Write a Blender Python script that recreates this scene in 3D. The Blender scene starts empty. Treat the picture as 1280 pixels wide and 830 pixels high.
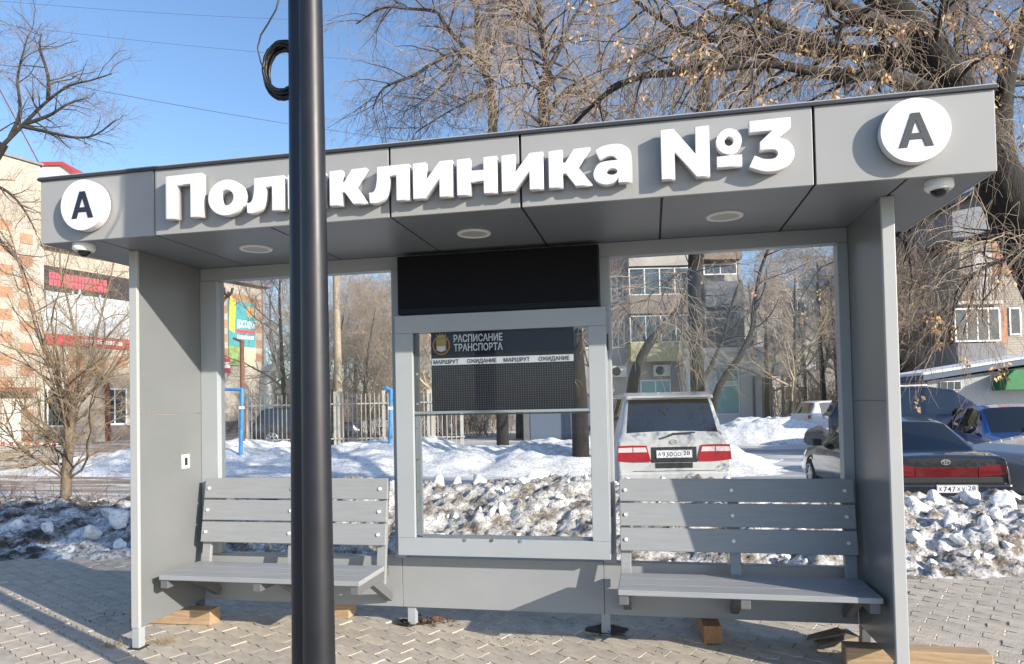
import bpy, bmesh, math, random
import numpy as np
from mathutils import Vector, Matrix, noise

# ------------------------------------------------------------------ camera, sky, sun, exposure
scene = bpy.context.scene
COL = scene.collection
CAM = np.array([3.4288, -3.3894, 1.4235])
FPX, PPY = 870.03, 482.23
YAW, PIT, ROL = 0.1965, 0.0250, 0.0205
fwd = np.array([-math.sin(YAW) * math.cos(PIT), math.cos(YAW) * math.cos(PIT), math.sin(PIT)])
_r = np.array([math.cos(YAW), math.sin(YAW), 0.0]); _u = np.cross(_r, fwd)
rgt = _r * math.cos(ROL) - _u * math.sin(ROL); upv = _r * math.sin(ROL) + _u * math.cos(ROL)
cam_d = bpy.data.cameras.new('camera'); cam = bpy.data.objects.new('camera', cam_d); COL.objects.link(cam)
cam.matrix_world = Matrix(((rgt[0], upv[0], -fwd[0], CAM[0]), (rgt[1], upv[1], -fwd[1], CAM[1]), (rgt[2], upv[2], -fwd[2], CAM[2]), (0, 0, 0, 1)))
cam_d.sensor_width = 36; cam_d.lens = FPX / 1280 * 36; cam_d.shift_y = (PPY - 415) / 1280; cam_d.clip_end = 2000; cam_d.clip_start = 0.05
scene.camera = cam
SUN = Vector((1.90, -1.0, 0.80)).normalized()
el = math.asin(SUN.z); az = math.atan2(SUN.x, SUN.y)
world = bpy.data.worlds.new('World'); scene.world = world; world.use_nodes = True
nt = world.node_tree; bg = nt.nodes['Background']
sky = nt.nodes.new('ShaderNodeTexSky'); sky.sky_type = 'NISHITA'; sky.sun_disc = False
sky.sun_elevation = el; sky.sun_rotation = az; sky.air_density = 1.0; sky.dust_density = 0.8; sky.ozone_density = 3.6
nt.links.new(sky.outputs[0], bg.inputs[0]); bg.inputs[1].default_value = 0.15
sl = bpy.data.lights.new('sun', 'SUN'); sl.energy = 5.0; sl.angle = math.radians(0.5); sl.color = (1.0, 0.91, 0.78)
so = bpy.data.objects.new('sun', sl); COL.objects.link(so); so.rotation_euler = SUN.to_track_quat('Z', 'Y').to_euler()
scene.view_settings.view_transform = 'Standard'; scene.view_settings.look = 'None'; scene.view_settings.exposure = 0.68; scene.view_settings.gamma = 1
rng = random.Random(7); nrng = np.random.default_rng(7)

def ray(px, py): return fwd + rgt * (px - 640) / FPX + upv * (PPY - py) / FPX
def at(px, py, depth): return Vector(CAM + ray(px, py) * depth)            # a point seen at px,py that stands `depth` metres away
def gnd(px, depth, z=-0.25):                                              # the ground spot below that view direction
    p = CAM + (np.array([fwd[0], fwd[1], 0]) + _r * (px - 640) / FPX) * depth
    return Vector((p[0], p[1], z))
LOT = -0.25

# ------------------------------------------------------------------ materials
MATS = {}
def mat(name, col, rough=0.6, metal=0.0, var=0.0, vscale=8.0, bump=0.0, bscale=40.0, col2=None, spec=0.5, coat=0.0, stretch=None, detail=4.0):
    if name in MATS: return MATS[name]
    m = bpy.data.materials.new(name); m.use_nodes = True; n = m.node_tree.nodes; l = m.node_tree.links
    b = n['Principled BSDF']; b.inputs['Base Color'].default_value = (*col, 1); b.inputs['Roughness'].default_value = rough
    b.inputs['Metallic'].default_value = metal; b.inputs['Specular IOR Level'].default_value = spec; b.inputs['Coat Weight'].default_value = coat
    tc = n.new('ShaderNodeTexCoord'); src = tc.outputs['Object']
    if stretch:
        mp = n.new('ShaderNodeMapping'); mp.inputs['Scale'].default_value = stretch; l.new(src, mp.inputs[0]); src = mp.outputs[0]
    if var or col2:
        t = n.new('ShaderNodeTexNoise'); t.inputs['Scale'].default_value = vscale; t.inputs['Detail'].default_value = detail; t.inputs['Roughness'].default_value = 0.65
        l.new(src, t.inputs['Vector'])
        r = n.new('ShaderNodeValToRGB'); e = r.color_ramp.elements
        e[0].position = 0.32; e[1].position = 0.68
        c2 = col2 or tuple(min(1, c * (1 + var)) for c in col); c1 = col if col2 else tuple(c * (1 - var) for c in col)
        e[0].color = (*c1, 1); e[1].color = (*c2, 1)
        l.new(t.outputs[0], r.inputs[0]); l.new(r.outputs[0], b.inputs['Base Color'])
        mr = n.new('ShaderNodeMapRange'); mr.inputs[3].default_value = max(0.03, rough - 0.08); mr.inputs[4].default_value = min(1, rough + 0.10)
        l.new(t.outputs[0], mr.inputs[0]); l.new(mr.outputs[0], b.inputs['Roughness'])
    if bump:
        t2 = n.new('ShaderNodeTexNoise'); t2.inputs['Scale'].default_value = bscale; t2.inputs['Detail'].default_value = 6; l.new(src, t2.inputs['Vector'])
        bp = n.new('ShaderNodeBump'); bp.inputs['Strength'].default_value = bump; bp.inputs['Distance'].default_value = 0.02
        l.new(t2.outputs[0], bp.inputs['Height']); l.new(bp.outputs[0], b.inputs['Normal'])
    MATS[name] = m; return m

def brick_mat(name, c1, c2, mortar, scale=1.0, axis='x'):
    m = bpy.data.materials.new(name); m.use_nodes = True; n = m.node_tree.nodes; l = m.node_tree.links; b = n['Principled BSDF']
    b.inputs['Roughness'].default_value = 0.9
    tc = n.new('ShaderNodeTexCoord'); sp = n.new('ShaderNodeSeparateXYZ'); l.new(tc.outputs['Object'], sp.inputs[0])
    ad = n.new('ShaderNodeMath'); ad.operation = 'ADD'; l.new(sp.outputs[0], ad.inputs[0]); l.new(sp.outputs[1], ad.inputs[1])
    cb = n.new('ShaderNodeCombineXYZ'); l.new(ad.outputs[0], cb.inputs[0]); l.new(sp.outputs[2], cb.inputs[1])
    t = n.new('ShaderNodeTexBrick'); t.inputs['Scale'].default_value = scale; t.inputs['Brick Width'].default_value = 0.26; t.inputs['Row Height'].default_value = 0.085
    t.inputs['Mortar Size'].default_value = 0.010; t.inputs['Color1'].default_value = (*c1, 1); t.inputs['Color2'].default_value = (*c2, 1); t.inputs['Mortar'].default_value = (*mortar, 1)
    l.new(cb.outputs[0], t.inputs['Vector'])
    nz = n.new('ShaderNodeTexNoise'); nz.inputs['Scale'].default_value = 0.7; nz.inputs['Detail'].default_value = 6; l.new(tc.outputs['Object'], nz.inputs['Vector'])
    mx = n.new('ShaderNodeMixRGB'); mx.blend_type = 'MULTIPLY'; mx.inputs[0].default_value = 0.55; l.new(t.outputs[0], mx.inputs[1])
    rr = n.new('ShaderNodeValToRGB'); rr.color_ramp.elements[0].position = .3; rr.color_ramp.elements[0].color = (.62, .6, .57, 1); rr.color_ramp.elements[1].position = .62
    l.new(nz.outputs[0], rr.inputs[0]); l.new(rr.outputs[0], mx.inputs[2]); l.new(mx.outputs[0], b.inputs['Base Color'])
    bp = n.new('ShaderNodeBump'); bp.inputs['Strength'].default_value = 0.5; bp.inputs['Distance'].default_value = 0.01; l.new(t.outputs['Fac'], bp.inputs['Height']); bp.invert = True
    l.new(bp.outputs[0], b.inputs['Normal']); MATS[name] = m; return m

def snow_mat(name, clean, dirt, lo, hi, scale, bump=0.6, fine=55.0):
    m = bpy.data.materials.new(name); m.use_nodes = True; n = m.node_tree.nodes; l = m.node_tree.links; b = n['Principled BSDF']
    b.inputs['Roughness'].default_value = 0.75; b.inputs['Specular IOR Level'].default_value = 0.3
    g = n.new('ShaderNodeNewGeometry')
    a = n.new('ShaderNodeTexNoise'); a.inputs['Scale'].default_value = scale; a.inputs['Detail'].default_value = 8; a.inputs['Roughness'].default_value = 0.7; l.new(g.outputs['Position'], a.inputs['Vector'])
    r = n.new('ShaderNodeValToRGB'); e = r.color_ramp.elements; e[0].position = lo; e[0].color = (*dirt, 1); e[1].position = hi; e[1].color = (*clean, 1)
    l.new(a.outputs[0], r.inputs[0])
    c = n.new('ShaderNodeTexNoise'); c.inputs['Scale'].default_value = fine; c.inputs['Detail'].default_value = 5; l.new(g.outputs['Position'], c.inputs['Vector'])
    r2 = n.new('ShaderNodeValToRGB'); e = r2.color_ramp.elements; e[0].position = 0.36; e[0].color = (*[d * 0.8 for d in dirt], 1); e[1].position = 0.50; e[1].color = (1, 1, 1, 1)
    l.new(c.outputs[0], r2.inputs[0])
    mx = n.new('ShaderNodeMixRGB'); mx.blend_type = 'MULTIPLY'; mx.inputs[0].default_value = 0.6; l.new(r.outputs[0], mx.inputs[1]); l.new(r2.outputs[0], mx.inputs[2]); l.new(mx.outputs[0], b.inputs['Base Color'])
    bp = n.new('ShaderNodeBump'); bp.inputs['Strength'].default_value = bump; bp.inputs['Distance'].default_value = 0.04; l.new(a.outputs[0], bp.inputs['Height'])
    bp2 = n.new('ShaderNodeBump'); bp2.inputs['Strength'].default_value = bump * 0.7; bp2.inputs['Distance'].default_value = 0.012; l.new(c.outputs[0], bp2.inputs['Height']); l.new(bp.outputs[0], bp2.inputs['Normal'])
    l.new(bp2.outputs[0], b.inputs['Normal']); MATS[name] = m; return m

def glass_mat(name, tint=(1, 1, 1), gloss=0.06, rough=0.0, dirty=0.03):
    m = bpy.data.materials.new(name); m.use_nodes = True; n = m.node_tree.nodes; l = m.node_tree.links
    n.remove(n['Principled BSDF']); o = n['Material Output']
    t = n.new('ShaderNodeBsdfTransparent'); t.inputs[0].default_value = (*tint, 1)
    g = n.new('ShaderNodeBsdfGlossy'); g.inputs['Roughness'].default_value = rough
    d = n.new('ShaderNodeBsdfDiffuse'); d.inputs[0].default_value = (.7, .7, .7, 1)
    lw = n.new('ShaderNodeLayerWeight'); lw.inputs[0].default_value = 0.25
    ma = n.new('ShaderNodeMath'); ma.operation = 'MULTIPLY_ADD'; ma.inputs[1].default_value = 0.5; ma.inputs[2].default_value = gloss; ma.use_clamp = True
    l.new(lw.outputs['Fresnel'], ma.inputs[0])
    m1 = n.new('ShaderNodeMixShader'); l.new(ma.outputs[0], m1.inputs[0]); l.new(t.outputs[0], m1.inputs[1]); l.new(g.outputs[0], m1.inputs[2])
    m2 = n.new('ShaderNodeMixShader'); m2.inputs[0].default_value = dirty; l.new(m1.outputs[0], m2.inputs[1]); l.new(d.outputs[0], m2.inputs[2]); l.new(m2.outputs[0], o.inputs[0])
    MATS[name] = m; return m

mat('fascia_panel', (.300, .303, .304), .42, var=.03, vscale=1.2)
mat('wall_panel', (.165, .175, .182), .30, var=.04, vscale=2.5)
mat('frame_grey', (.32, .344, .365), .40, var=.03, vscale=3)
mat('back_panel', (.275, .287, .297), .42, var=.04, vscale=3)
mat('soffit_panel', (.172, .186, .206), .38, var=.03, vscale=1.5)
mat('edge_profile', (.38, .39, .39), .4, var=.02, vscale=3); mat('bolt', (.72, .72, .72), .35)
mat('seam_black', (.012, .013, .016), .6)
mat('roof_trim', (.035, .037, .045), .45)
mat('letter_white', (.66, .66, .69), .35, var=.015, vscale=6)
mat('letter_dark', (.018, .02, .04), .45)
mat('letter_grey', (.05, .055, .06), .45)
mat('bench_grey', (.262, .272, .282), .5, var=.07, vscale=9, stretch=(.6, 8, 8))
mat('bench_seat', (.27, .283, .30), .5, var=.10, vscale=7, stretch=(.6, 8, 8))
mat('bench_steel', (.12, .125, .135), .45, var=.05)
mat('chrome', (.75, .75, .76), .2, metal=1)
mat('led_black', (.006, .006, .008), .6, spec=.15)
mat('led_frame', (.009, .010, .014), .5, spec=.2)
mat('pole_paint', (.011, .012, .017), .44, var=.25, vscale=3, bump=.05, bscale=9)
mat('pole_pipe', (.010, .012, .022), .38, var=.2, vscale=3)
mat('cable_black', (.008, .008, .010), .42)
mat('plastic_white', (.74, .74, .73), .4)
mat('lens_dark', (.01, .01, .012), .08)
mat('light_lens', (.42, .42, .41), .5)
mat('board_dark', (.011, .014, .030), .4, spec=.2)
mat('print_white', (.75, .76, .78), .5)
mat('print_orange', (.45, .16, .04), .5); mat('print_gold', (.45, .30, .06), .5)
mat('wood_block', (.38, .265, .16), .8, var=.22, vscale=5, stretch=(1.2, 14, 14), bump=.3)
mat('wood_dark', (.34, .17, .08), .8, var=.25, vscale=6, stretch=(1.5, 12, 12), bump=.3)
mat('wood_old', (.23, .19, .15), .85, var=.3, vscale=6, stretch=(1.5, 14, 14), bump=.4)
mat('pale_stone', (.40, .385, .35), .9, var=.2, vscale=9, bump=.4, bscale=50)
mat('soil', (.045, .032, .022), 1, var=.4, vscale=20, bump=.8, bscale=60)
mat('soil_red', (.16, .075, .035), 1, var=.4, vscale=30, bump=.8, bscale=60)
mat('straw', (.33, .24, .12), .9, var=.25, vscale=12)
for i, c in enumerate([(.43, .385, .32), (.46, .41, .34), (.40, .36, .305), (.475, .42, .345)]):
    mat('paver%d' % i, c, .88, var=.16, vscale=11, bump=.35, bscale=90)
mat('paver_sand', (.40, .365, .30), .95, var=.3, vscale=14, bump=.4, bscale=80)
mat('road_asphalt', (.07, .068, .065), .92, var=.14, vscale=5, bump=.35, bscale=120)
snow_mat('bank_snow', (.72, .715, .71), (.19, .155, .12), .40, .60, 4.6, .9, 46)
snow_mat('bank_dark', (.74, .75, .77), (.075, .065, .055), .42, .60, 2.4, .8, 34)
snow_mat('far_snow', (.84, .85, .87), (.55, .55, .56), .34, .52, 2.0, .7, 16)
snow_mat('chunk_snow', (.86, .87, .88), (.60, .58, .55), .30, .46, 5.0, .5, 30)
mat('bark', (.020, .0175, .0155), .95, var=.45, vscale=7, stretch=(3, 3, .6), bump=.9, bscale=26)
mat('bark_light', (.16, .125, .09), .95, var=.4, vscale=9, stretch=(3, 3, .6), bump=.8, bscale=26)
mat('limb', (.034, .029, .026), .95, var=.4, vscale=6)
mat('twig_tan', (.36, .285, .215), .9, var=.35, vscale=1.5)
mat('twig_brown', (.22, .175, .145), .9, var=.35, vscale=1.2)
mat('twig_straw', (.33, .25, .155), .9, var=.25, vscale=2)
mat('seed', (.52, .34, .19), .85, var=.35, vscale=5)
glass_mat('pane_clear', (.97, .98, .98), .012, 0, .006)
glass_mat('pane_cab', (.94, .95, .95), .004, 0, .005)
glass_mat('car_glass', (.05, .06, .07), .15, .02, .01)
mat('window_glass', (.045, .06, .075), .12, var=.5, vscale=.7)
mat('window_teal', (.16, .36, .36), .25, var=.15, vscale=.8)
mat('white_frame', (.74, .75, .76), .55)
mat('tyre', (.014, .014, .015), .85); mat('rim', (.42, .43, .45), .35, metal=.8)
mat('lamp_muted', (.15, .008, .012), .18, coat=.5); mat('lamp_red', (.30, .008, .016), .15, coat=.6); mat('lamp_dark_red', (.11, .008, .010), .15, coat=.6); mat('lamp_clear', (.62, .50, .50), .15, coat=.6); mat('headlamp', (.55, .57, .6), .1, coat=.6)
mat('trim_black', (.014, .014, .016), .5)
mat('paint_silver', (.50, .505, .50), .34, metal=.15, coat=.7, var=.04, vscale=3)
mat('paint_dark', (.030, .031, .036), .22, metal=.35, coat=.9, var=.15, vscale=2)
mat('paint_navy', (.018, .024, .045), .25, metal=.3, coat=.9)
mat('paint_blue', (.016, .075, .30), .22, metal=.3, coat=.9)
mat('paint_grey', (.42, .44, .47), .30, metal=.35, coat=.7)
mat('paint_white', (.74, .74, .74), .3, coat=.7)
mat('paint_slate', (.028, .040, .062), .28, metal=.3, coat=.8)
mat('blue_bar', (.035, .24, .56), .5, var=.15)
mat('fence_white', (.42, .42, .40), .6, var=.12)
mat('concrete', (.48, .45, .39), .9, var=.15, vscale=4)
mat('wood_pole', (.36, .29, .21), .9, var=.2, vscale=3, stretch=(6, 6, .5))
mat('red_roof', (.36, .05, .06), .6, var=.15); mat('yellow_wall', (.62, .55, .36), .85, var=.06); mat('white_wall', (.72, .70, .66), .85, var=.05)
brick_mat('cream_brick', (.50, .45, .385), (.43, .385, .33), (.33, .30, .265), 1.0)
brick_mat('red_brick', (.38, .18, .11), (.42, .22, .14), (.38, .28, .2), 1.0)
brick_mat('silicate_brick', (.35, .32, .275), (.30, .275, .235), (.23, .21, .18), .8)
mat('banner_black', (.03, .025, .028), .6, var=.5, vscale=3); mat('banner_red', (.42, .035, .05), .6, var=.15); mat('banner_white', (.40, .45, .49), .6, var=.22, vscale=1.6)
mat('banner_pink', (.56, .08, .12), .6); mat('banner_teal', (.07, .30, .33), .6, var=.1); mat('banner_yellow', (.70, .55, .06), .6); mat('banner_cream', (.62, .55, .36), .6)
mat('banner_orange', (.6, .3, .1), .6); mat('banner_leaf', (.22, .33, .12), .6, var=.4, vscale=3)
mat('facade_grey', (.36, .34, .32), .9, var=.14, vscale=.8); mat('facade_brown', (.20, .165, .14), .9, var=.14, vscale=.9); mat('facade_yellow', (.42, .38, .22), .9, var=.1); mat('facade_tile', (.58, .59, .57), .7, var=.06); mat('facade_beige', (.42, .37, .28), .9, var=.1)
mat('parapet_pale', (.17, .18, .20), .85, var=.08); mat('ac_unit', (.52, .53, .52), .6); mat('slate_roof', (.20, .20, .21), .9, var=.15)
mat('kiosk_wall', (.36, .37, .38), .7, var=.06); mat('kiosk_trim', (.07, .10, .15), .6); mat('awning_green', (.02, .16, .05), .55, var=.15); mat('plinth_dark', (.13, .115, .12), .9, var=.2)
mat('pipe_metal', (.38, .39, .40), .45, metal=.5); mat('door_wood', (.30, .27, .24), .7, var=.2)
mat('garage_dark', (.10, .105, .115), .7, var=.2); mat('tape_red', (.6, .05, .04), .6); mat('rust_brown', (.17, .07, .045), .85, var=.3)

# ------------------------------------------------------------------ mesh helpers
def link(o, parent=None):
    COL.objects.link(o)
    if parent: o.parent = parent
    return o
class MB:
    def __init__(s): s.v = []; s.f = []; s.sm = []
    def add(s, vs, fs, smooth=False):
        o = len(s.v); s.v += [tuple(p) for p in vs]; s.f += [tuple(i + o for i in f) for f in fs]; s.sm += [smooth] * len(fs); return s
    def box(s, x0, x1, y0, y1, z0, z1):
        return s.add([(x0, y0, z0), (x1, y0, z0), (x1, y1, z0), (x0, y1, z0), (x0, y0, z1), (x1, y0, z1), (x1, y1, z1), (x0, y1, z1)],
                     [(0, 3, 2, 1), (4, 5, 6, 7), (0, 1, 5, 4), (1, 2, 6, 5), (2, 3, 7, 6), (3, 0, 4, 7)])
    def hexa(s, p): return s.add(p, [(0, 3, 2, 1), (4, 5, 6, 7), (0, 1, 5, 4), (1, 2, 6, 5), (2, 3, 7, 6), (3, 0, 4, 7)])
    def bar(s, a, b, w, h, up=(0, 0, 1)):                        # a square bar from a to b
        a = Vector(a); b = Vector(b); d = (b - a).normalized(); u = Vector(up); x = d.cross(u).normalized(); y = x.cross(d)
        P = [p + x * i * w / 2 + y * j * h / 2 for p in (a, b) for i, j in ((-1, -1), (1, -1), (1, 1), (-1, 1))]
        return s.add(P, [(0, 3, 2, 1), (4, 5, 6, 7), (0, 1, 5, 4), (1, 2, 6, 5), (2, 3, 7, 6), (3, 0, 4, 7)])
    def tube(s, pts, rad, n=8, cap=True):
        pts = [Vector(p) for p in pts]; m = len(pts)
        if not hasattr(rad, '__len__'): rad = [rad] * m
        vs = []; ref = None
        for i, p in enumerate(pts):
            d = (pts[min(i + 1, m - 1)] - pts[max(i - 1, 0)]).normalized()
            if ref is None: ref = Vector((1, 0, 0)) if abs(d.x) < .8 else Vector((0, 1, 0))
            x = (ref - d * ref.dot(d)).normalized(); ref = x; y = d.cross(x)
            vs += [p + (x * math.cos(2 * math.pi * k / n) + y * math.sin(2 * math.pi * k / n)) * rad[i] for k in range(n)]
        fs = [(i * n + k, i * n + (k + 1) % n, (i + 1) * n + (k + 1) % n, (i + 1) * n + k) for i in range(m - 1) for k in range(n)]
        s.add(vs, fs, True)
        if cap: s.add(vs[:n], [tuple(range(n))[::-1]]); s.add(vs[-n:], [tuple(range(n))])
        return s
    def prism(s, poly, y0, y1):                                  # poly in x,z extruded along y
        n = len(poly); vs = [(x, y0, z) for x, z in poly] + [(x, y1, z) for x, z in poly]
        return s.add(vs, [tuple(range(n)), tuple(range(2 * n - 1, n - 1, -1))] + [(i, i + n, (i + 1) % n + n, (i + 1) % n) for i in range(n)])
    def mesh(s, name='m', mt=None):
        me = bpy.data.meshes.new(name); me.from_pydata(s.v, [], s.f)
        me.polygons.foreach_set('use_smooth', s.sm); me.update()
        if mt: me.materials.append(MATS[mt] if isinstance(mt, str) else mt)
        return me
    def build(s, name, mt, parent=None, bevel=0, loc=None):
        o = link(bpy.data.objects.new(name, s.mesh(name, mt)), parent)
        if loc: o.location = loc
        if bevel:
            b = o.modifiers.new('bevel', 'BEVEL'); b.width = bevel; b.segments = 2; b.limit_method = 'ANGLE'; b.angle_limit = .7
        return o
def box(name, mt, x0, x1, y0, y1, z0, z1, parent=None, bevel=.003): return MB().box(x0, x1, y0, y1, z0, z1).build(name, mt, parent, bevel)
def inst(name, me, parent=None, loc=(0, 0, 0), rot=(0, 0, 0), sc=(1, 1, 1)):
    o = link(bpy.data.objects.new(name, me), parent); o.location = loc; o.rotation_euler = rot; o.scale = sc; return o
def tag(o, label, cat=None, group=None, kind=None):
    if label: o['label'] = label
    if cat: o['category'] = cat
    if group: o['group'] = group
    if kind: o['kind'] = kind
    return o
def thing(name, label, cat, loc=(0, 0, 0), rz=0, group=None):
    o = link(bpy.data.objects.new(name, None)); o.location = loc; o.rotation_euler = (0, 0, rz); o.empty_display_size = .1
    return tag(o, label, cat, group)
def disc_mesh(r, h, n=40, axis='y', mt=None):                    # a round plate from y=0 to y=h
    m = MB(); a = [2 * math.pi * k / n for k in range(n)]
    f = (lambda c, s_, t: (c, t, s_)) if axis == 'y' else ((lambda c, s_, t: (c, s_, t)) if axis == 'z' else (lambda c, s_, t: (t, c, s_)))
    v0 = [f(r * math.cos(t), r * math.sin(t), 0) for t in a]; v1 = [f(r * math.cos(t), r * math.sin(t), h) for t in a]
    m.add(v0, [tuple(range(n))]); m.add(v1, [tuple(range(n))[::-1]]); m.add(v0 + v1, [(i, (i + 1) % n, (i + 1) % n + n, i + n) for i in range(n)], True)
    me = m.mesh('disc', mt); bm = bmesh.new(); bm.from_mesh(me); bmesh.ops.recalc_face_normals(bm, faces=bm.faces); bm.to_mesh(me); bm.free(); return me

def smooth_path(path):                                           # tuples are corners, lists are runs smoothed through their points
    out = []
    for e in path:
        if isinstance(e, tuple): out.append(e); continue
        P = [e[0]] + e + [e[-1]]
        for i in range(1, len(P) - 2):
            for k in range(6):
                t = k / 6; a, b, c, d = P[i - 1], P[i], P[i + 1], P[i + 2]
                out.append(tuple(.5 * (2 * b[j] + (c[j] - a[j]) * t + (2 * a[j] - 5 * b[j] + 4 * c[j] - d[j]) * t * t + (3 * b[j] - a[j] - 3 * c[j] + d[j]) * t ** 3) for j in (0, 1)))
        out.append(e[-1])
    return out
def ell(cx, cy, rx, ry, n=36): return [(cx + rx * math.cos(2 * math.pi * k / n), cy + ry * math.sin(2 * math.pi * k / n)) for k in range(n)]
def curve_to_mesh(cu, mt):
    o = bpy.data.objects.new('tmp', cu); COL.objects.link(o); bpy.context.view_layer.update()
    me = bpy.data.meshes.new_from_object(o.evaluated_get(bpy.context.evaluated_depsgraph_get())); bpy.data.objects.remove(o); me.materials.clear(); me.materials.append(MATS[mt]); return me
def glyph_mesh(contours, depth, mt, bevel=.0015):                # flat outline in x,y extruded along z
    cu = bpy.data.curves.new('glyph', 'CURVE'); cu.dimensions = '2D'; cu.fill_mode = 'BOTH'; cu.extrude = depth / 2 - bevel; cu.bevel_depth = bevel; cu.bevel_resolution = 0
    for c in contours:
        sp = cu.splines.new('POLY'); sp.points.add(len(c) - 1); sp.use_cyclic_u = True
        for i, (x, y) in enumerate(c): sp.points[i].co = (x, y, 0, 1)
    return curve_to_mesh(cu, mt)
def text_mesh(s, size, mt, bold=0.0, align='LEFT', ext=.0008, width=None):
    cu = bpy.data.curves.new('text', 'FONT'); cu.body = s; cu.size = size; cu.extrude = ext; cu.offset = bold; cu.align_x = align; cu.resolution_u = 2
    me = curve_to_mesh(cu, mt)
    if width and len(me.vertices):
        xs = [v.co.x for v in me.vertices]; k = width / (max(xs) - min(xs)); x0 = min(xs) if align == 'LEFT' else (max(xs) + min(xs)) / 2
        for v in me.vertices: v.co.x = (v.co.x - x0) * k
    return me
UPRIGHT = (math.pi / 2, 0, 0)

# ------------------------------------------------------------------ the setting: ground, pavement, snow
def fbm(x, y, z=0.0, o=5, h=.9): return noise.fractal((x, y, z), h, 2.1, o)
def sstep(a, b, x): t = min(1, max(0, (x - a) / (b - a))); return t * t * (3 - 2 * t)
gm = bpy.data.materials.new('snowy_ground'); gm.use_nodes = True
n = gm.node_tree.nodes; l = gm.node_tree.links; b = n['Principled BSDF']; b.inputs['Roughness'].default_value = .6; b.inputs['Specular IOR Level'].default_value = .4
g = n.new('ShaderNodeNewGeometry'); mp = n.new('ShaderNodeMapping'); mp.inputs['Scale'].default_value = (.22, .9, 1); mp.inputs['Rotation'].default_value = (0, 0, .12); l.new(g.outputs['Position'], mp.inputs[0])
a1 = n.new('ShaderNodeTexNoise'); a1.inputs['Scale'].default_value = 1.1; a1.inputs['Detail'].default_value = 9; a1.inputs['Roughness'].default_value = .68; l.new(mp.outputs[0], a1.inputs['Vector'])
r1 = n.new('ShaderNodeValToRGB'); e = r1.color_ramp.elements; e[0].position = .36; e[0].color = (.25, .255, .27, 1); e[1].position = .62; e[1].color = (.78, .79, .81, 1); k = e.new(.49); k.color = (.46, .47, .49, 1); l.new(a1.outputs[0], r1.inputs[0])
a2 = n.new('ShaderNodeTexNoise'); a2.inputs['Scale'].default_value = 2.2; a2.inputs['Detail'].default_value = 9; a2.inputs['Roughness'].default_value = .7; l.new(mp.outputs[0], a2.inputs['Vector'])
r2 = n.new('ShaderNodeValToRGB'); e = r2.color_ramp.elements; e[0].position = .44; e[0].color = (.20, .16, .12, 1); e[1].position = .60; e[1].color = (.76, .76, .77, 1); k = e.new(.50); k.color = (.36, .31, .26, 1); l.new(a2.outputs[0], r2.inputs[0])
sx = n.new('ShaderNodeSeparateXYZ'); l.new(g.outputs['Position'], sx.inputs[0]); mr = n.new('ShaderNodeMapRange'); mr.inputs[1].default_value = -8.5; mr.inputs[2].default_value = -3.5; mr.inputs[3].default_value = 1; mr.inputs[4].default_value = 0; l.new(sx.outputs[0], mr.inputs[0])
mx = n.new('ShaderNodeMixRGB'); l.new(mr.outputs[0], mx.inputs[0]); l.new(r1.outputs[0], mx.inputs[1]); l.new(r2.outputs[0], mx.inputs[2]); l.new(mx.outputs[0], b.inputs['Base Color'])
bp = n.new('ShaderNodeBump'); bp.inputs['Strength'].default_value = .7; bp.inputs['Distance'].default_value = .06; l.new(a1.outputs[0], bp.inputs['Height']); l.new(bp.outputs[0], b.inputs['Normal'])
MATS['snowy_ground'] = gm
def ground_z(y): return -.05 + (LOT + .05) * sstep(5.5, 11.5, y)
m = MB(); xs = [-400, -60, -20, -10, -5, 0, 5, 10, 20, 60, 400]; ys = [-60, -8, 3, 5.5, 6.5, 7.5, 8.5, 9.5, 10.5, 11.5, 13, 20, 60, 500]
m.add([(x, y, ground_z(y)) for y in ys for x in xs], [(j * len(xs) + i, j * len(xs) + i + 1, (j + 1) * len(xs) + i + 1, (j + 1) * len(xs) + i) for j in range(len(ys) - 1) for i in range(len(xs) - 1)], True)
tag(m.build('ground', 'snowy_ground'), 'grey packed snow and ice covering the yard behind the shelter', kind='structure')

KA = Vector((-1.98, 1.56)); KB = Vector((.20, .38)); KD = (KB - KA).normalized(); KN = Vector((-KD.y, KD.x))     # paver axis, along the sunlit gap between pole and wall shadows
pave = tag(MB().add([(-14, -6.1, -.012), (14, -6.1, -.012), (14, 4.2, -.012), (-14, 4.2, -.012)], [(0, 1, 2, 3)]).build('pavement', 'paver_sand'), 'sandy wavy concrete block paving under the shelter', kind='structure')
tag(MB().add([(-60, -26, -.02), (60, -26, -.02), (60, -6.2, -.02), (-60, -6.2, -.02)], [(0, 1, 2, 3)]).build('road', 'road_asphalt'), 'grey asphalt street running past the stop', kind='structure')
# wavy interlocking pavers laid along that axis
PL, PW = .205, .106
def paver_outline():
    e = []; a = .006
    L2, W2 = PL / 2 - .0016, PW / 2 - .0016
    for t, o in ((0, a), (.25, -a), (.5, a), (.75, -a)): e.append((-L2 + t * 2 * L2, -W2 + o))
    for t, o in ((0, 0), (.33, a * .6), (.67, -a * .6)): e.append((L2 + o, -W2 + a + t * 2 * W2))
    for t, o in ((1, a), (.75, -a), (.5, a), (.25, -a)): e.append((-L2 + t * 2 * L2, W2 + o))
    for t, o in ((1, 0), (.67, -a * .6), (.33, a * .6)): e.append((-L2 + o, -W2 + a + t * 2 * W2))
    return e
PO = paver_outline(); NP = len(PO)
PV = [(x * .982, y * .968, 0) for x, y in PO] + [(x, y, -.006) for x, y in PO] + [(x, y, -.03) for x, y in PO]
PF = [tuple(range(NP))] + [(k * NP + (i + 1) % NP, k * NP + i, (k + 1) * NP + i, (k + 1) * NP + (i + 1) % NP) for k in (0, 1) for i in range(NP)]
pav_me = [MB().add(PV, PF).mesh('paver', 'paver%d' % i) for i in range(4)]
spots = []
pits = [Vector((1.88, .97)), Vector((3.13, .97))]
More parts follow.
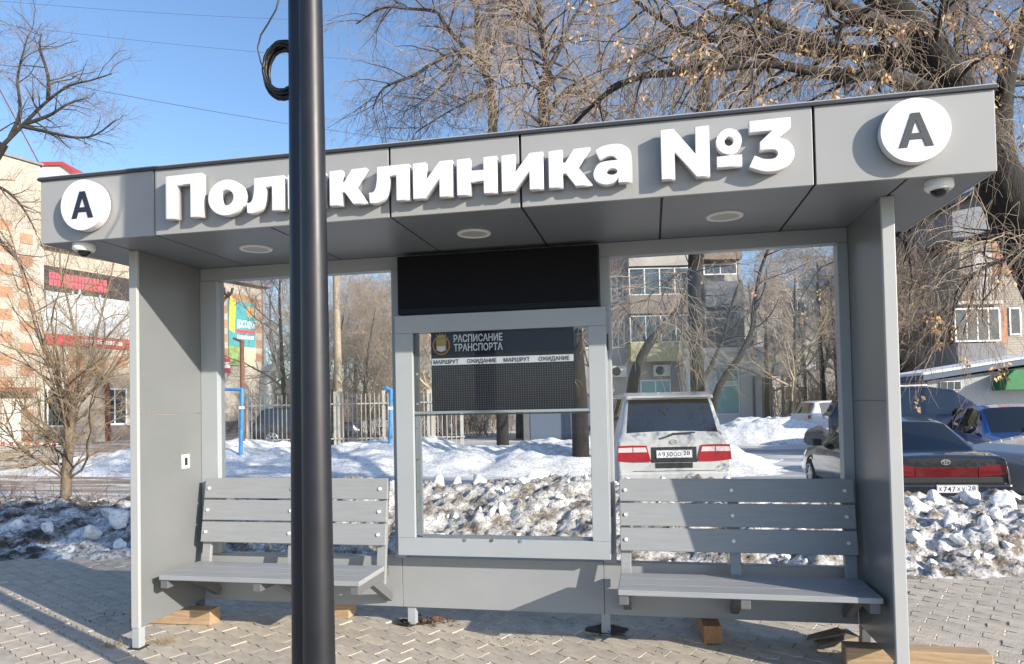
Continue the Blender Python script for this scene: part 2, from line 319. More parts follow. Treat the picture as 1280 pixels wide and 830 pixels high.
ang = math.atan2(KD.y, KD.x)
for j in range(-46, 66):
    for i in range(-36, 66):
        p = KB + KD * (i * PL + (j % 2) * PL / 2) + KN * (j * PW + .1)
        if not (-5.2 < p.x < 8.6 and -.1 < p.y < 3.1): continue
        if min((p - q).length for q in pits) < .13: continue
        q = np.array([p.x, p.y, 0]) - CAM; d = q @ fwd
        px = 640 + FPX * (q @ rgt) / d; py = PPY - FPX * (q @ upv) / d
        spots.append(((px > -60) and (px < 1340) and (py < 850), d, p))
spots.sort(key=lambda s: (not s[0], s[1]))
rest = MB()
for k, (vis, d, p) in enumerate(spots):
    z = rng.gauss(0, .0018); rx, ry = rng.gauss(0, .008), rng.gauss(0, .006)
    if k < 300: inst('paver', pav_me[rng.randrange(4)], pave, (p.x, p.y, z), (rx, ry, ang))
    else:
        M = Matrix.Translation((p.x, p.y, z)) @ Matrix.Rotation(ang, 4, 'Z') @ Matrix.Rotation(rx, 4, 'X')
        rest.add([M @ Vector(v) for v in PV], PF)
o = rest.build('far_pavers', 'paver0', pave); o.data.materials.append(MATS['paver1']); o.data.materials.append(MATS['paver2']); o['kind'] = 'stuff'
npf = len(PF); o.data.polygons.foreach_set('material_index', [rng.randrange(3) if i % npf == 0 else 0 for i in range(len(o.data.polygons))])

def heightfield(name, x0, x1, y0, y1, step, fn, mt, label):
    nx = int((x1 - x0) / step) + 1; ny = int((y1 - y0) / step) + 1
    vs = [(x0 + i * step, y0 + j * step, fn(x0 + i * step, y0 + j * step)) for j in range(ny) for i in range(nx)]
    fs = [(j * nx + i, j * nx + i + 1, (j + 1) * nx + i + 1, (j + 1) * nx + i) for j in range(ny - 1) for i in range(nx - 1)]
    return tag(MB().add(vs, fs, True).build(name, mt), label, kind='structure')
def bank_h(x, y):
    toe = 2.42 + .16 * fbm(x * .9, 3.3, 1, 3); back = 6.3
    amp = .50 + .10 * fbm(x * .5, 9.1, 2, 2)
    w = sstep(-2.2, .2, x); amp = amp * w + .24 * (1 - w); amp -= .17 * sstep(4.3, 5.4, x)
    toe = toe * w + (1 - w) * (2.05 + .13 * x + .55 + .1 * fbm(x * 1.3, 2, 4, 3))
    e = sstep(toe, 4.4, y) ** .8 * (1 - sstep(4.9, back, y))
    rough = .10 * fbm(x * 2.2, y * 2.2, 5, 4) + .075 * abs(fbm(x * 6, y * 6, 8, 4)) + .03 * fbm(x * 15, y * 15, 3, 3)
    base = -.03 - .06 * sstep(4.6, 6.0, y) - .12 * sstep(5.9, 6.5, y)
    edge = sstep(toe - .25, toe + .25, y)
    return base - .05 * (1 - edge) + e * amp + edge * (1 - sstep(5.6, back, y)) * rough
bank = heightfield('snow_bank', -.6, 11.4, 2.1, 6.5, .032, bank_h, 'bank_snow', 'dirty cleared snow piled in a bank behind the shelter')
bankl = heightfield('dirty_snow_bank', -11.0, -.56, 1.2, 6.5, .045, lambda x, y: bank_h(x, y) + .02 * fbm(x * 4, y * 4, 2, 3), 'bank_dark', 'low sooty snow bank round the small tree at the left')
def far_h(x, y):
    e = sstep(11.5, 14.8, y) * (1 - sstep(17.5, 20.5, y)); a = .55 + .28 * fbm(x * .35, 1, 3, 3)
    a *= (1 - sstep(4.8, 6.6, x)) * sstep(-15.5, -12.5, x)
    return LOT - .06 + e * (a + .13 * fbm(x * .9, y * .9, 6, 5) + .06 * fbm(x * 3, y * 3, 2, 4))
heightfield('far_snow_bank', -16, 7, 11.2, 20.8, .11, far_h, 'far_snow', 'bright snow ridge across the yard behind the road')
def mound_h(x, y):
    c = gnd(960, 27); dx = (x - c.x) / 3.4; dy = (y - c.y) / 2.2; e = max(0, 1 - dx * dx - dy * dy)
    return LOT - .05 + e * (.95 + .22 * fbm(x * .8, y * .8, 1, 5) + .08 * fbm(x * 3, y * 3, 2, 3))
c = gnd(960, 27); heightfield('snow_mound', c.x - 3.5, c.x + 3.5, c.y - 2.4, c.y + 2.4, .1, mound_h, 'far_snow', 'heaped white snow mound in front of the shop beside the van')
# loose snow and ice lumps
def chunk_mesh(seed):
    r = random.Random(seed); bm = bmesh.new(); bmesh.ops.create_icosphere(bm, subdivisions=3, radius=1)
    pl = [(Vector((r.gauss(0, 1), r.gauss(0, 1), r.gauss(0, 1))).normalized(), r.uniform(.42, .8)) for _ in range(9)]
    for v in bm.verts:
        for nn, d in pl:
            t = v.co.dot(nn)
            if t > d: v.co -= nn * (t - d)
        v.co *= 1 + .10 * fbm(v.co.x * 1.8 + seed, v.co.y * 1.8, v.co.z * 1.8, 3) + .035 * fbm(v.co.x * 6 + seed, v.co.y * 6, v.co.z * 6, 3)
    me = bpy.data.meshes.new('snow_chunk'); bm.to_mesh(me); bm.free(); me.materials.append(MATS['chunk_snow'])
    me.polygons.foreach_set('use_smooth', [True] * len(me.polygons)); return me
chunks = [chunk_mesh(s) for s in range(7)]
def put_chunk(x, y, s, parent=bank, lift=.25):
    inst('snow_chunk', rng.choice(chunks), parent, (x, y, bank_h(x, y) + s * lift), (rng.uniform(0, 6), rng.uniform(0, 6), rng.uniform(0, 6)), (s * rng.uniform(.8, 1.35), s * rng.uniform(.7, 1.0), s * rng.uniform(.6, .95)))
for px, depth, s in [(545, 8.2, .19), (595, 8.3, .2), (570, 8.4, .14), (652, 8.1, .13), (668, 8.3, .17), (650, 7.7, .09), (622, 7.6, .09), (632, 7.5, .09), (625, 7.1, .11), (612, 7.0, .1), (750, 8.0, .12), (489, 8.2, .16), (905, 8.2, .17), (825, 8.1, .11), (780, 7.7, .09),
                     (1142, 7.0, .17), (1165, 7.1, .2), (1205, 7.2, .16), (1245, 6.9, .2), (1282, 6.8, .13), (1262, 7.1, .12), (1135, 6.1, .13), (1190, 6.0, .11), (1225, 6.3, .13), (1252, 5.9, .09), (1160, 5.7, .08), (1275, 6.2, .12), (1225, 5.75, .1), (1180, 6.5, .14), (1238, 6.6, .12)]:
    p = gnd(px, depth); put_chunk(p.x, p.y, s * .72)
for k in range(150):
    x = rng.uniform(-.4, 9.5); y = rng.uniform(2.5, 5.4); put_chunk(x, y, rng.uniform(.015, .055))
for px, depth, s in [(148, 7.8, .17), (135, 8.2, .11), (112, 7.5, .13), (60, 7.6, .1), (20, 7.9, .1), (150, 7.2, .1)]:
    p = gnd(px, depth); put_chunk(p.x, p.y, s, bankl)

# ------------------------------------------------------------------ bus shelter
W = 4.943; ZS, ZT = 2.40, 2.765
Q = [0, .744, 2.130, 2.819, 4.194, W]
SQ = [0, .360, .744, 1.437, 2.130, 2.819, 3.505, 4.194, 4.590, W]
YB = .945
sh = thing('bus_shelter', 'grey metal bus stop shelter with white lettered fascia and open front', 'bus shelter')
for i in range(5): box('fascia_panel', 'fascia_panel', Q[i] + (.006 if i else 0), Q[i + 1] - (.006 if i < 4 else 0), 0, .018, ZS - .002, ZT - .004, sh, .002)
box('roof_core', 'seam_black', .012, W - .012, .019, 1.12, ZS + .014, ZT - .03, sh, 0)
box('side_fascia', 'fascia_panel', -.001, .011, .019, 1.13, ZS - .002, ZT - .004, sh, .002); box('side_fascia', 'fascia_panel', W - .011, W + .001, .019, 1.13, ZS - .002, ZT - .004, sh, .002)
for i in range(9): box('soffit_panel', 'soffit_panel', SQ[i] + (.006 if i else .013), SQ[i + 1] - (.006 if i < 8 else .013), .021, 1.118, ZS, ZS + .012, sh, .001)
box('roof_flashing', 'roof_trim', -.012, W + .012, -.014, 1.14, ZT - .004, ZT + .012, sh, .002)
box('roof_sheet', 'frame_grey', -.008, W + .008, -.010, 1.14, ZT + .0125, ZT + .019, sh, .002)
ring = MB(); 
for k in range(40):
    a, b_ = 2 * math.pi * k / 40, 2 * math.pi * (k + 1) / 40
    for (r0, z0), (r1, z1) in (((.097, 0), (.094, -.008)), ((.094, -.008), (.078, -.008)), ((.078, -.008), (.075, .0))):
        ring.add([(r0 * math.cos(a), r0 * math.sin(a), z0), (r0 * math.cos(b_), r0 * math.sin(b_), z0), (r1 * math.cos(b_), r1 * math.sin(b_), z1), (r1 * math.cos(a), r1 * math.sin(a), z1)], [(0, 1, 2, 3)], True)
ring_me = ring.mesh('downlight', 'plastic_white'); lens_me = disc_mesh(.078, -.0035, 36, 'z', 'light_lens')
for x in (1.087, 2.460, 3.839):
    o = inst('downlight', ring_me, sh, (x, .455, ZS - .0004)); inst('lens', lens_me, o)
# side walls
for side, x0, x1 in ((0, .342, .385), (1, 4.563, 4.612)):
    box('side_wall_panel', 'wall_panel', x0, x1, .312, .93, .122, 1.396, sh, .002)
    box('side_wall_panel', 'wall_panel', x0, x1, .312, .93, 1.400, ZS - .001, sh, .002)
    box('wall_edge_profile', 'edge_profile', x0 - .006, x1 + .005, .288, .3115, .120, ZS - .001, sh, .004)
    box('leg', 'frame_grey', x0 - .004, x1 + .002, .292, .345, -.03, .1195, sh, .003)
    box('leg', 'bench_steel', x0, x1, .88, .93, -.03, .1195, sh, .003)
    for xx in ((x0 + x1) / 2,):
        MB().box(xx - .045, xx + .045, .27, .36, -.012, .004).build('base_plate', 'trim_black', sh, .002)
# back frame
box('top_rail', 'frame_grey', .386, 4.562, .905, .985, 2.310, ZS - .001, sh, .003)
for x0, x1 in ((.386, .512), (1.782, 1.850), (3.128, 3.198), (4.504, 4.562)): box('back_post', 'frame_grey', x0, x1, .90, .99, .44, 2.309, sh, .003)
for x0, x1 in ((.386, 1.818), (1.821, 3.118), (3.121, 4.562)): box('bottom_panel', 'back_panel', x0, x1, .925, .985, .120, .4395, sh, .002)
for x in (1.845, 3.095): box('leg', 'frame_grey', x, x + .055, .94, .985, -.05, .1195, sh, .003)
for x0, x1 in ((.512, 1.782), (3.198, 4.504)):
    box('glass_pane', 'pane_clear', x0, x1, .945, .951, .4405, 2.309, sh, 0)
so_ = box('wall_socket', 'plastic_white', .3855, .392, .690, .770, 1.035, 1.128, sh, .003); MB().box(.3921, .3935, .716, .744, 1.055, 1.108).build('slot', 'trim_black', so_)

# name sign
ns = thing('name_sign', 'white raised letters reading a clinic name across the fascia', 'sign')
s_, t_, h, H = .068, .052, .182, .237
def gP(w=.225): return [[(0, 0), (0, H), (w, H), (w, 0), (w - s_, 0), (w - s_, H - t_), (s_, H - t_), (s_, 0)]]
def gO(w=.222): return [ell(w / 2, h / 2, w / 2, .097), ell(w / 2, h / 2, .045, .044)]
def gL(w=.222): return [smooth_path([(.048, h), (w, h), (w, 0), (w - s_, 0), (w - s_, h - .05), [(.112, h - .05), (.108, .075), (.088, .022), (.045, -.005), (.004, -.002)], [(0, .050), (.022, .052), (.038, .075), (.046, .12)]])]
def gI(w=.212): return [[(0, 0), (0, h), (s_, h), (s_, .088), (w - s_ + .002, h), (w, h), (w, 0), (w - s_, 0), (w - s_, h - .088), (s_ - .002, 0)]]
def gN(w=.210): return [[(0, 0), (0, h), (s_, h), (s_, h / 2 + .027), (w - s_, h / 2 + .027), (w - s_, h), (w, h), (w, 0), (w - s_, 0), (w - s_, h / 2 - .027), (s_, h / 2 - .027), (s_, 0)]]
def gK(): return [[(0, 0), (0, h), (s_, h), (s_, .118), (.084, .118), (.128, h), (.206, h), (.142, .094), (.214, 0), (.134, 0), (.086, .066), (s_, .066), (s_, 0)]]
def gA(): return [smooth_path([(.191, 0), [(.191, .105), (.182, .152), (.145, .182), (.095, .188), (.045, .180), (.016, .165)], [(.036, .118), (.07, .131), (.102, .131), (.122, .112)], [(.122, .108), (.08, .108), (.03, .098), (.004, .055), (.016, .016), (.058, -.005), (.1, .002), (.126, .026)], (.126, 0)]), ell(.094, .055, .028, .017, 20)]
def gNo(w=.226): return [[(0, 0), (0, H), (.060, H), (w - s_ + .006, .104), (w - s_ + .006, H), (w, H), (w, 0), (w - .060, 0), (s_ - .006, H - .104), (s_ - .006, 0)]]
def g3(): return [smooth_path([(.006, H - .052), (.006, H), (.190, H), (.190, H - .042), [(.128, .150), (.178, .128), (.203, .078), (.188, .03), (.135, -.002), (.07, -.004), (.0, .022)], [(.026, .072), (.07, .052), (.115, .053), (.132, .075), (.118, .094), (.08, .098)], (.052, .098), (.052, .134), (.110, H - .052)])]
for c, x, dz in [(gP(), .885, 0), (gO(), 1.141, 0), (gL(), 1.366, 0), (gI(), 1.603, 0), (gK(), 1.837, 0), (gL(), 2.051, 0), (gI(), 2.286, 0), (gN(), 2.514, 0), (gI(), 2.740, 0), (gK(), 2.972, 0), (gA(), 3.182, 0), (gNo(), 3.502, -.003), (g3(), 3.892, 0),
                 ([ell(.058, .058, .058, .060), ell(.058, .058, .022, .023)], 3.750, .092), ([[(0, 0), (0, .050), (.113, .050), (.113, 0)]], 3.752, .032)]:
    o = inst('letter', glyph_mesh(c, .042, 'letter_white'), ns, (3.4288 + (x - 3.4288) * 1.0106 + .003, -.036, 2.466 + dz), UPRIGHT); o.scale = (.965, .985, 1)
    mn = [min(p[0] for p in c[0]), max(p[0] for p in c[0])]
# round stop signs
A_c = [[(0, 0), (.052, .150), (.086, .150), (.138, 0), (.107, 0), (.096, .034), (.042, .034), (.031, 0)], [(.050, .060), (.088, .060), (.069, .118)]]
for x, z, lm, lab in ((.331, 2.585, 'letter_dark', 'round white stop sign with navy letter at left end of fascia'), (4.604, 2.592, 'letter_grey', 'round white stop sign with grey letter at right end of fascia')):
    t = thing('round_stop_sign', lab, 'sign', (x, -.012, z), group='round stop signs on the fascia')
    o = inst('disc', disc_mesh(.143, .045, 64, 'y', 'letter_white'), t, (0, -.043, 0)); b = o.modifiers.new('bevel', 'BEVEL'); b.width = .003; b.limit_method = 'ANGLE'
    inst('letter', glyph_mesh(A_c, .004, lm, .0005), t, (-.069, -.0445, -.075), UPRIGHT)
# dome cameras
for x, y, lab in ((4.747, .10, 'white dome camera under the right end of the roof'), (.214, .08, 'white dome camera under the left end of the roof')):
    t = thing('dome_camera', lab, 'camera', (x, y, ZS), group='dome cameras under the roof')
    m = MB(); prof = [(.058, 0), (.060, -.030), (.052, -.042), (.038, -.044)]
    for i in range(3): m.add([(prof[i + q][0] * math.cos(2 * math.pi * (k + dk) / 28), prof[i + q][0] * math.sin(2 * math.pi * (k + dk) / 28), prof[i + q][1]) for k in range(28) for q, dk in ((0, 0), (0, 1), (1, 1), (1, 0))], [(4 * k, 4 * k + 1, 4 * k + 2, 4 * k + 3) for k in range(28)], True)
    m.build('housing', 'plastic_white', t)
    m = MB(); N = 20
    for i in range(5):
        p0, p1 = i * math.pi / 10, (i + 1) * math.pi / 10
        m.add([(.037 * math.cos(p) * math.cos(2 * math.pi * kk / N), .037 * math.cos(p) * math.sin(2 * math.pi * kk / N), -.040 - .034 * math.sin(p)) for k in range(N) for p, kk in ((p0, k), (p0, k + 1), (p1, k + 1), (p1, k))], [(4 * k, 4 * k + 1, 4 * k + 2, 4 * k + 3) for k in range(N)], True)
    m.build('dome', 'lens_dark', t)

# LED display above the cabinet
led = thing('led_display', 'long black LED board with fine grid hanging under the roof', 'display', (1.862, .80, 2.0))
box('case', 'led_frame', 0, 1.278, .004, .10, .0, .372, led, .004)
box('screen', 'led_black', .012, 1.266, 0, .0035, .035, .360, led, 0)
g = MB()
for i in range(1, 80): g.box(.012 + i * 1.254 / 80 - .0009, .012 + i * 1.254 / 80 + .0009, -.0016, -.0001, .036, .359)
for j in range(1, 21): g.box(.013, 1.265, -.0026, -.0017, .035 + j * .325 / 21 - .0009, .035 + j * .325 / 21 + .0009)
o = g.build('grid', mat('led_grid', (.014, .014, .020), .6, spec=.15), led); o['kind'] = 'stuff'

# timetable cabinet
cab = thing('timetable_cabinet', 'light grey framed glass timetable cabinet in the middle of the back wall', 'cabinet', (0, 0, .48))
def cb(name, mt, x0, x1, y0, y1, z0, z1, bevel=.003, parent=cab): return box(name, mt, x0, x1, y0, y1, z0 - .48, z1 - .48, parent, bevel)
cb('frame_stile', 'frame_grey', 1.840, 1.955, .80, .895, .589, 1.879); cb('frame_stile', 'frame_grey', 3.067, 3.172, .80, .895, .589, 1.879)
cb('frame_rail', 'frame_grey', 1.840, 3.172, .80, .895, 1.8795, 1.992); cb('frame_rail', 'frame_grey', 1.840, 3.172, .80, .895, .480, .5885)
cb('side_plate', 'frame_grey', 3.1725, 3.1765, .815, .89, .50, 1.97, 0)
cb('glass_pane', 'pane_cab', 1.955, 3.067, .826, .831, .5885, 1.879, 0)
cb('divider_rail', 'chrome', 1.956, 3.066, .818, .8255, 1.366, 1.384, .002); cb('divider_rail', 'bench_steel', 1.956, 3.066, .8315, .845, 1.355, 1.364, 0)
cb('edge_strip', 'frame_grey', 1.957, 1.992, .833, .86, .60, 1.35, .002); cb('edge_strip', 'bench_steel', 1.957, 1.985, .833, .86, 1.386, 1.878, .002); cb('edge_strip', 'frame_grey', 1.993, 3.066, .833, .86, .5885, .604, .001)
for k, z in enumerate((1.62, 1.43, 1.28, 1.08, .88, .70)): inst('screw', disc_mesh(.008, -.004, 12, 'y', 'chrome'), cab, (1.975, .8325, z - .48))
for x in (2.28, 2.45, 2.63): inst('screw', disc_mesh(.010, -.005, 12, 'y', 'chrome'), cab, (x, .7995, .583 - .48))
for z in (1.78, .78): box('lock', 'trim_black', 3.1766, 3.186, .835, .86, z - .48 - .05, z - .48 + .05, cab, .002)
bd = thing('timetable_board', 'dark see-through timetable board with white print behind the cabinet glass', 'board', (2.068, .84, 1.384))
bgm = bpy.data.materials.new('board_mesh'); bgm.use_nodes = True; n = bgm.node_tree.nodes; l = bgm.node_tree.links; b = n['Principled BSDF']; b.inputs['Base Color'].default_value = (.012, .015, .028, 1); b.inputs['Roughness'].default_value = .35; b.inputs['Alpha'].default_value = .93; b.inputs['Specular IOR Level'].default_value = .2
MATS['board_mesh'] = bgm
box('panel', 'board_mesh', 0, .910, .0, .006, .0, .286, bd, 0)
box('header', 'board_dark', 0, .910, .0, .006, .2865, .499, bd, 0)
box('header_strip', 'print_white', .004, .905, -.003, -.0005, .289, .331, bd, 0)
g = MB()
for i in range(1, 60): g.box(i * .91 / 60 - .0008, i * .91 / 60 + .0008, -.0016, -.0001, .001, .285)
for j in range(1, 20): g.box(.001, .909, -.0026, -.0017, j * .286 / 20 - .0008, j * .286 / 20 + .0008)
o = g.build('grid', mat('board_grid', (.10, .105, .12), .5), bd); o['kind'] = 'stuff'
inst('lettering', text_mesh('РАСПИСАНИЕ', .062, 'print_white', .0012, width=.315), bd, (.150, -.0015, .432), UPRIGHT)
inst('lettering', text_mesh('ТРАНСПОРТА', .062, 'print_white', .0012, width=.315), bd, (.150, -.0015, .374), UPRIGHT)
for x, s in ((.016, 'МАРШРУТ'), (.235, 'ОЖИДАНИЕ'), (.470, 'МАРШРУТ'), (.690, 'ОЖИДАНИЕ')):
    inst('lettering', text_mesh(s, .034, 'letter_dark', .0006, width=.165 if s[0] == 'М' else .190), bd, (x, -.0042, .297), UPRIGHT)
em = link(bpy.data.objects.new('emblem', glyph_mesh([[(0, .012), (0, .085), (.066, .085), (.066, .012), (.033, 0)]], .002, 'print_gold', .0003)), bd); em.location = (.035, -.002, .370); em.rotation_euler = UPRIGHT
inst('shield', glyph_mesh([[(.006, .016), (.006, .038), (.060, .038), (.060, .016), (.033, .005)]], .002, 'print_white', .0002), em, (0, 0, .0015))
inst('crown', glyph_mesh([[(.008, 0), (.0, .030), (.016, .018), (.025, .034), (.033, .018), (.041, .034), (.050, .018), (.066, .030), (.058, 0)]], .002, 'print_gold', .0002), em, (0, .088, 0))
inst('wreath', glyph_mesh([ell(.033, .045, .058, .062, 28), ell(.033, .045, .049, .053, 28)], .002, 'print_orange', .0002), em, (0, 0, -.0005))

# ------------------------------------------------------------------ benches
def make_bench(x0, x1, label):
    t = thing('bench', label, 'bench', (x0, .3, 0), group='slatted benches inside the shelter')
    L = x1 - x0
    def B(y, z): return y - .3
    p0 = Vector((0, .765 - .3, .545)); p1 = Vector((0, .832 - .3, .966)); d = (p1 - p0).normalized(); nrm = Vector((0, -d.z, d.y))
    sup = [.02, L / 2, L - .02]
    bolt = disc_mesh(.010, .008, 16, 'y', 'bolt')
    for k in range(3):
        a = p0 + d * (k * .1435); e = a + d * .1335; th = .028
        m = MB().hexa([a + nrm * 0, a + Vector((L, 0, 0)), a - nrm * th + Vector((L, 0, 0)), a - nrm * th, e, e + Vector((L, 0, 0)), e - nrm * th + Vector((L, 0, 0)), e - nrm * th])
        sl_ = m.build('back_slat', 'bench_grey', t, .004)
        c = (a + e) / 2 + nrm * .001
        for x in (.035, L / 2 - .01, L - .05): inst('bolt', bolt, sl_, (x, c.y - .007, c.z), (-.15, 0, 0))
    for k in range(3):
        y = .365 - .3 + k * .1285
        box('seat_slat', 'bench_seat', 0, L, y, y + .126, .392, .4216, t, .004)
    for k, x in enumerate((.0, L / 2 - .03, L - .065)):
        MB().bar((x + .03, .455 + .02, .30), (x + .03, .545 + .02, .955), .06, .028, (0, 1, 0)).build('back_support', 'bench_grey', t, .003)
        box('seat_arm', 'bench_steel', x + .004, x + .054, .075, .56, .340, .391, t, .003)
        MB().hexa([(x + .006, .30, .3395), (x + .052, .30, .3395), (x + .052, .60, .16), (x + .006, .60, .16), (x + .006, .42, .3397), (x + .052, .42, .3397), (x + .052, .622, .20), (x + .006, .622, .20)]).build('brace', 'bench_steel', t, .003)
    return t
make_bench(.466, 1.768, 'grey slatted bench on the left side, partly hidden by the dark pole')
b2 = make_bench(3.231, 4.532, 'grey slatted bench on the right side beside the shaded wall')

# ------------------------------------------------------------------ lamp post with cable coil
lp = thing('street_pole', 'dark navy steel pole standing in front of the shelter', 'pole', (2.085, -.755, 0))
def taper(zs, r): return [(0, 0, z) for z in zs], [r(z) for z in zs]
zs = [0, 1, 2, 3, 4.5, 6.5]
pts, rr = taper(zs, lambda z: .0665 - .0058 * z)
MB().tube(pts, rr, 40).build('pole', 'pole_paint', lp)
pts2 = [(p[0] - .090 + .006 * p[2], p[1] + .040 - .003 * p[2], p[2]) for p in pts]
MB().tube(pts2, [.050 - .0030 * z for z in zs], 32).build('conduit', 'pole_pipe', lp)
MB().box(-.16, .10, -.10, .14, 0, .02).build('base_plate', 'pole_pipe', lp, .004)
ck = thing('cable_coil', 'coiled black cable hanging on the dark pole', 'cable', at(350, 84, 2.93))
for i in range(11):
    R = .104 + rng.uniform(-.014, .014); cx, cz = rng.uniform(-.010, .010), rng.uniform(-.012, .012)
    P = [(cx + R * .78 * math.cos(a), .03 + rng.uniform(-.004, .004) + i * .0035 - .02, cz + R * math.sin(a)) for a in [2 * math.pi * k / 40 for k in range(41)]]
    MB().tube(P, .0065, 6, False).build('cable_loop', 'cable_black', ck)
wp = thing('drop_cable', 'thin black cable running up from the coil along the pole', 'cable', at(327, 80, 2.93))
base = at(327, 80, 2.93); P = [at(x, y, 2.93) - base for x, y in ((331, 88), (326, 78), (322, 60), (326, 44), (336, 28), (345, 12), (350, -6), (352, -60))]
MB().tube(P, .0035, 6).build('cable', 'cable_black', wp)

# ------------------------------------------------------------------ wood blocks and small debris
def block(name, label, x0, x1, y0, y1, z0, z1, mt='wood_block', rz=0, cat='wood block'):
    cx, cy = (x0 + x1) / 2, (y0 + y1) / 2
    o = MB().box(x0 - cx, x1 - cx, y0 - cy, y1 - cy, 0, z1 - z0).build(name, mt, None, .006); o.location = (cx, cy, z0); o.rotation_euler = (0, 0, rz)
    return tag(o, label, cat)
block('wood_block', 'long pale timber propped under the left side wall', -.05, .55, .735, .845, .001, .100, rz=.03)
block('wood_block', 'short pale timber standing behind the dark pole', 1.24, 1.41, 1.00, 1.12, .001, .105)
o = block('wood_block', 'reddish timber end under the middle of the right bench', -.28, .28, -.052, .052, .001, .105, 'wood_dark'); o.location = (3.735, 1.11, .001); o.rotation_euler = (0, 0, math.pi / 2 + .04)
block('wood_block', 'big fresh timber lying under the foot of the right wall', 4.40, 5.085, .55, .66, .001, .108, rz=-.03)
t = thing('broken_board', 'splintered weathered board under the right wall', 'board', (4.40, .86, .03), .6)
MB().hexa([(-.15, -.05, 0), (.15, -.06, 0), (.17, .05, 0), (-.10, .04, 0), (-.15, -.05, .025), (.15, -.06, .03), (.17, .05, .045), (-.10, .04, .03)]).build('plank', 'wood_old', t, .002)
MB().hexa([(-.2, .0, .035), (.05, -.05, .05), (.08, .03, .05), (-.12, .05, .035), (-.2, .0, .045), (.05, -.05, .065), (.08, .03, .07), (-.12, .05, .05)]).build('splinter', 'wood_old', t, .001)
def crumbs(name, label, x, y, r, nn, mt, sz, cat, kind='stuff', pit=0):
    m = MB()
    for _ in range(nn):
        a = rng.uniform(0, 6.3); q = r * abs(rng.gauss(0, .5)); s = sz * rng.uniform(.4, 1.3); cx, cy = x + q * math.cos(a), y + q * math.sin(a) * .8
        P = [Vector((rng.gauss(0, 1), rng.gauss(0, 1), rng.gauss(0, .7))).normalized() * s for _ in range(6)]
        P = [Vector((s, 0, 0)), Vector((-s * .8, s * .3, 0)), Vector((0, s, .2 * s)), Vector((.2 * s, -s, 0)), Vector((0, 0, s * rng.uniform(.5, 1))), Vector((0, 0, -s * .5))]
        zz = max(0, .03 * (1 - q / r)) + s * .2
        R = Matrix.Rotation(rng.uniform(0, 6), 3, 'Z')
        m.add([R @ p + Vector((cx, cy, zz)) for p in P], [(0, 2, 4), (2, 1, 4), (1, 3, 4), (3, 0, 4), (2, 0, 5), (1, 2, 5), (3, 1, 5), (0, 3, 5)])
    if pit:
        N = 22; R0 = [pit * (1 + .09 * rng.uniform(-1, 1)) for _ in range(N)]; m.add([(x + R0[k] * math.cos(2 * math.pi * k / N), y + .62 * R0[k] * math.sin(2 * math.pi * k / N), .0045) for k in range(N)], [tuple(range(N))])
    o = m.build(name, mt); tag(o, label, kind=kind)
crumbs('soil_crumbs', 'reddish soil dug out beside the left middle leg', 2.02, 1.0, .14, 90, 'soil_red', .012, 'soil')
crumbs('leg_pit_soil', 'dark soil at the foot of the left middle leg', 1.86, .99, .10, 50, 'soil', .012, 'soil', pit=.11)
crumbs('dark_soil', 'dark soil in the pit round the right middle leg', 3.12, 1.0, .13, 40, 'soil', .009, 'soil', pit=.135)
crumbs('loose_grit', 'grit and scraps scattered on the paving near the left wall', -.2, .75, .8, 60, 'soil', .006, 'grit')
crumbs('paving_grit', 'small dirt bits lying over the paving joints', 2.6, .7, 2.4, 420, 'soil', .0045, 'grit')
for x, y, lab in ((.47, .40, 'dry straw tuft right of the left wall foot'), (.19, .30, 'dry straw tuft left of the left wall foot')):
    m = MB()
    for _ in range(110):
        bx, by = rng.gauss(0, .045), rng.gauss(0, .03); hx, hy, hz = rng.gauss(0, .035), rng.gauss(0, .035), rng.uniform(.012, .05)
        m.add([(bx - .0015, by, 0), (bx + .0015, by, 0), (bx + hx, by + hy, hz)], [(0, 1, 2)])
    o = m.build('straw_tuft', 'straw'); o.location = (x, y, .001); tag(o, lab, 'grass')

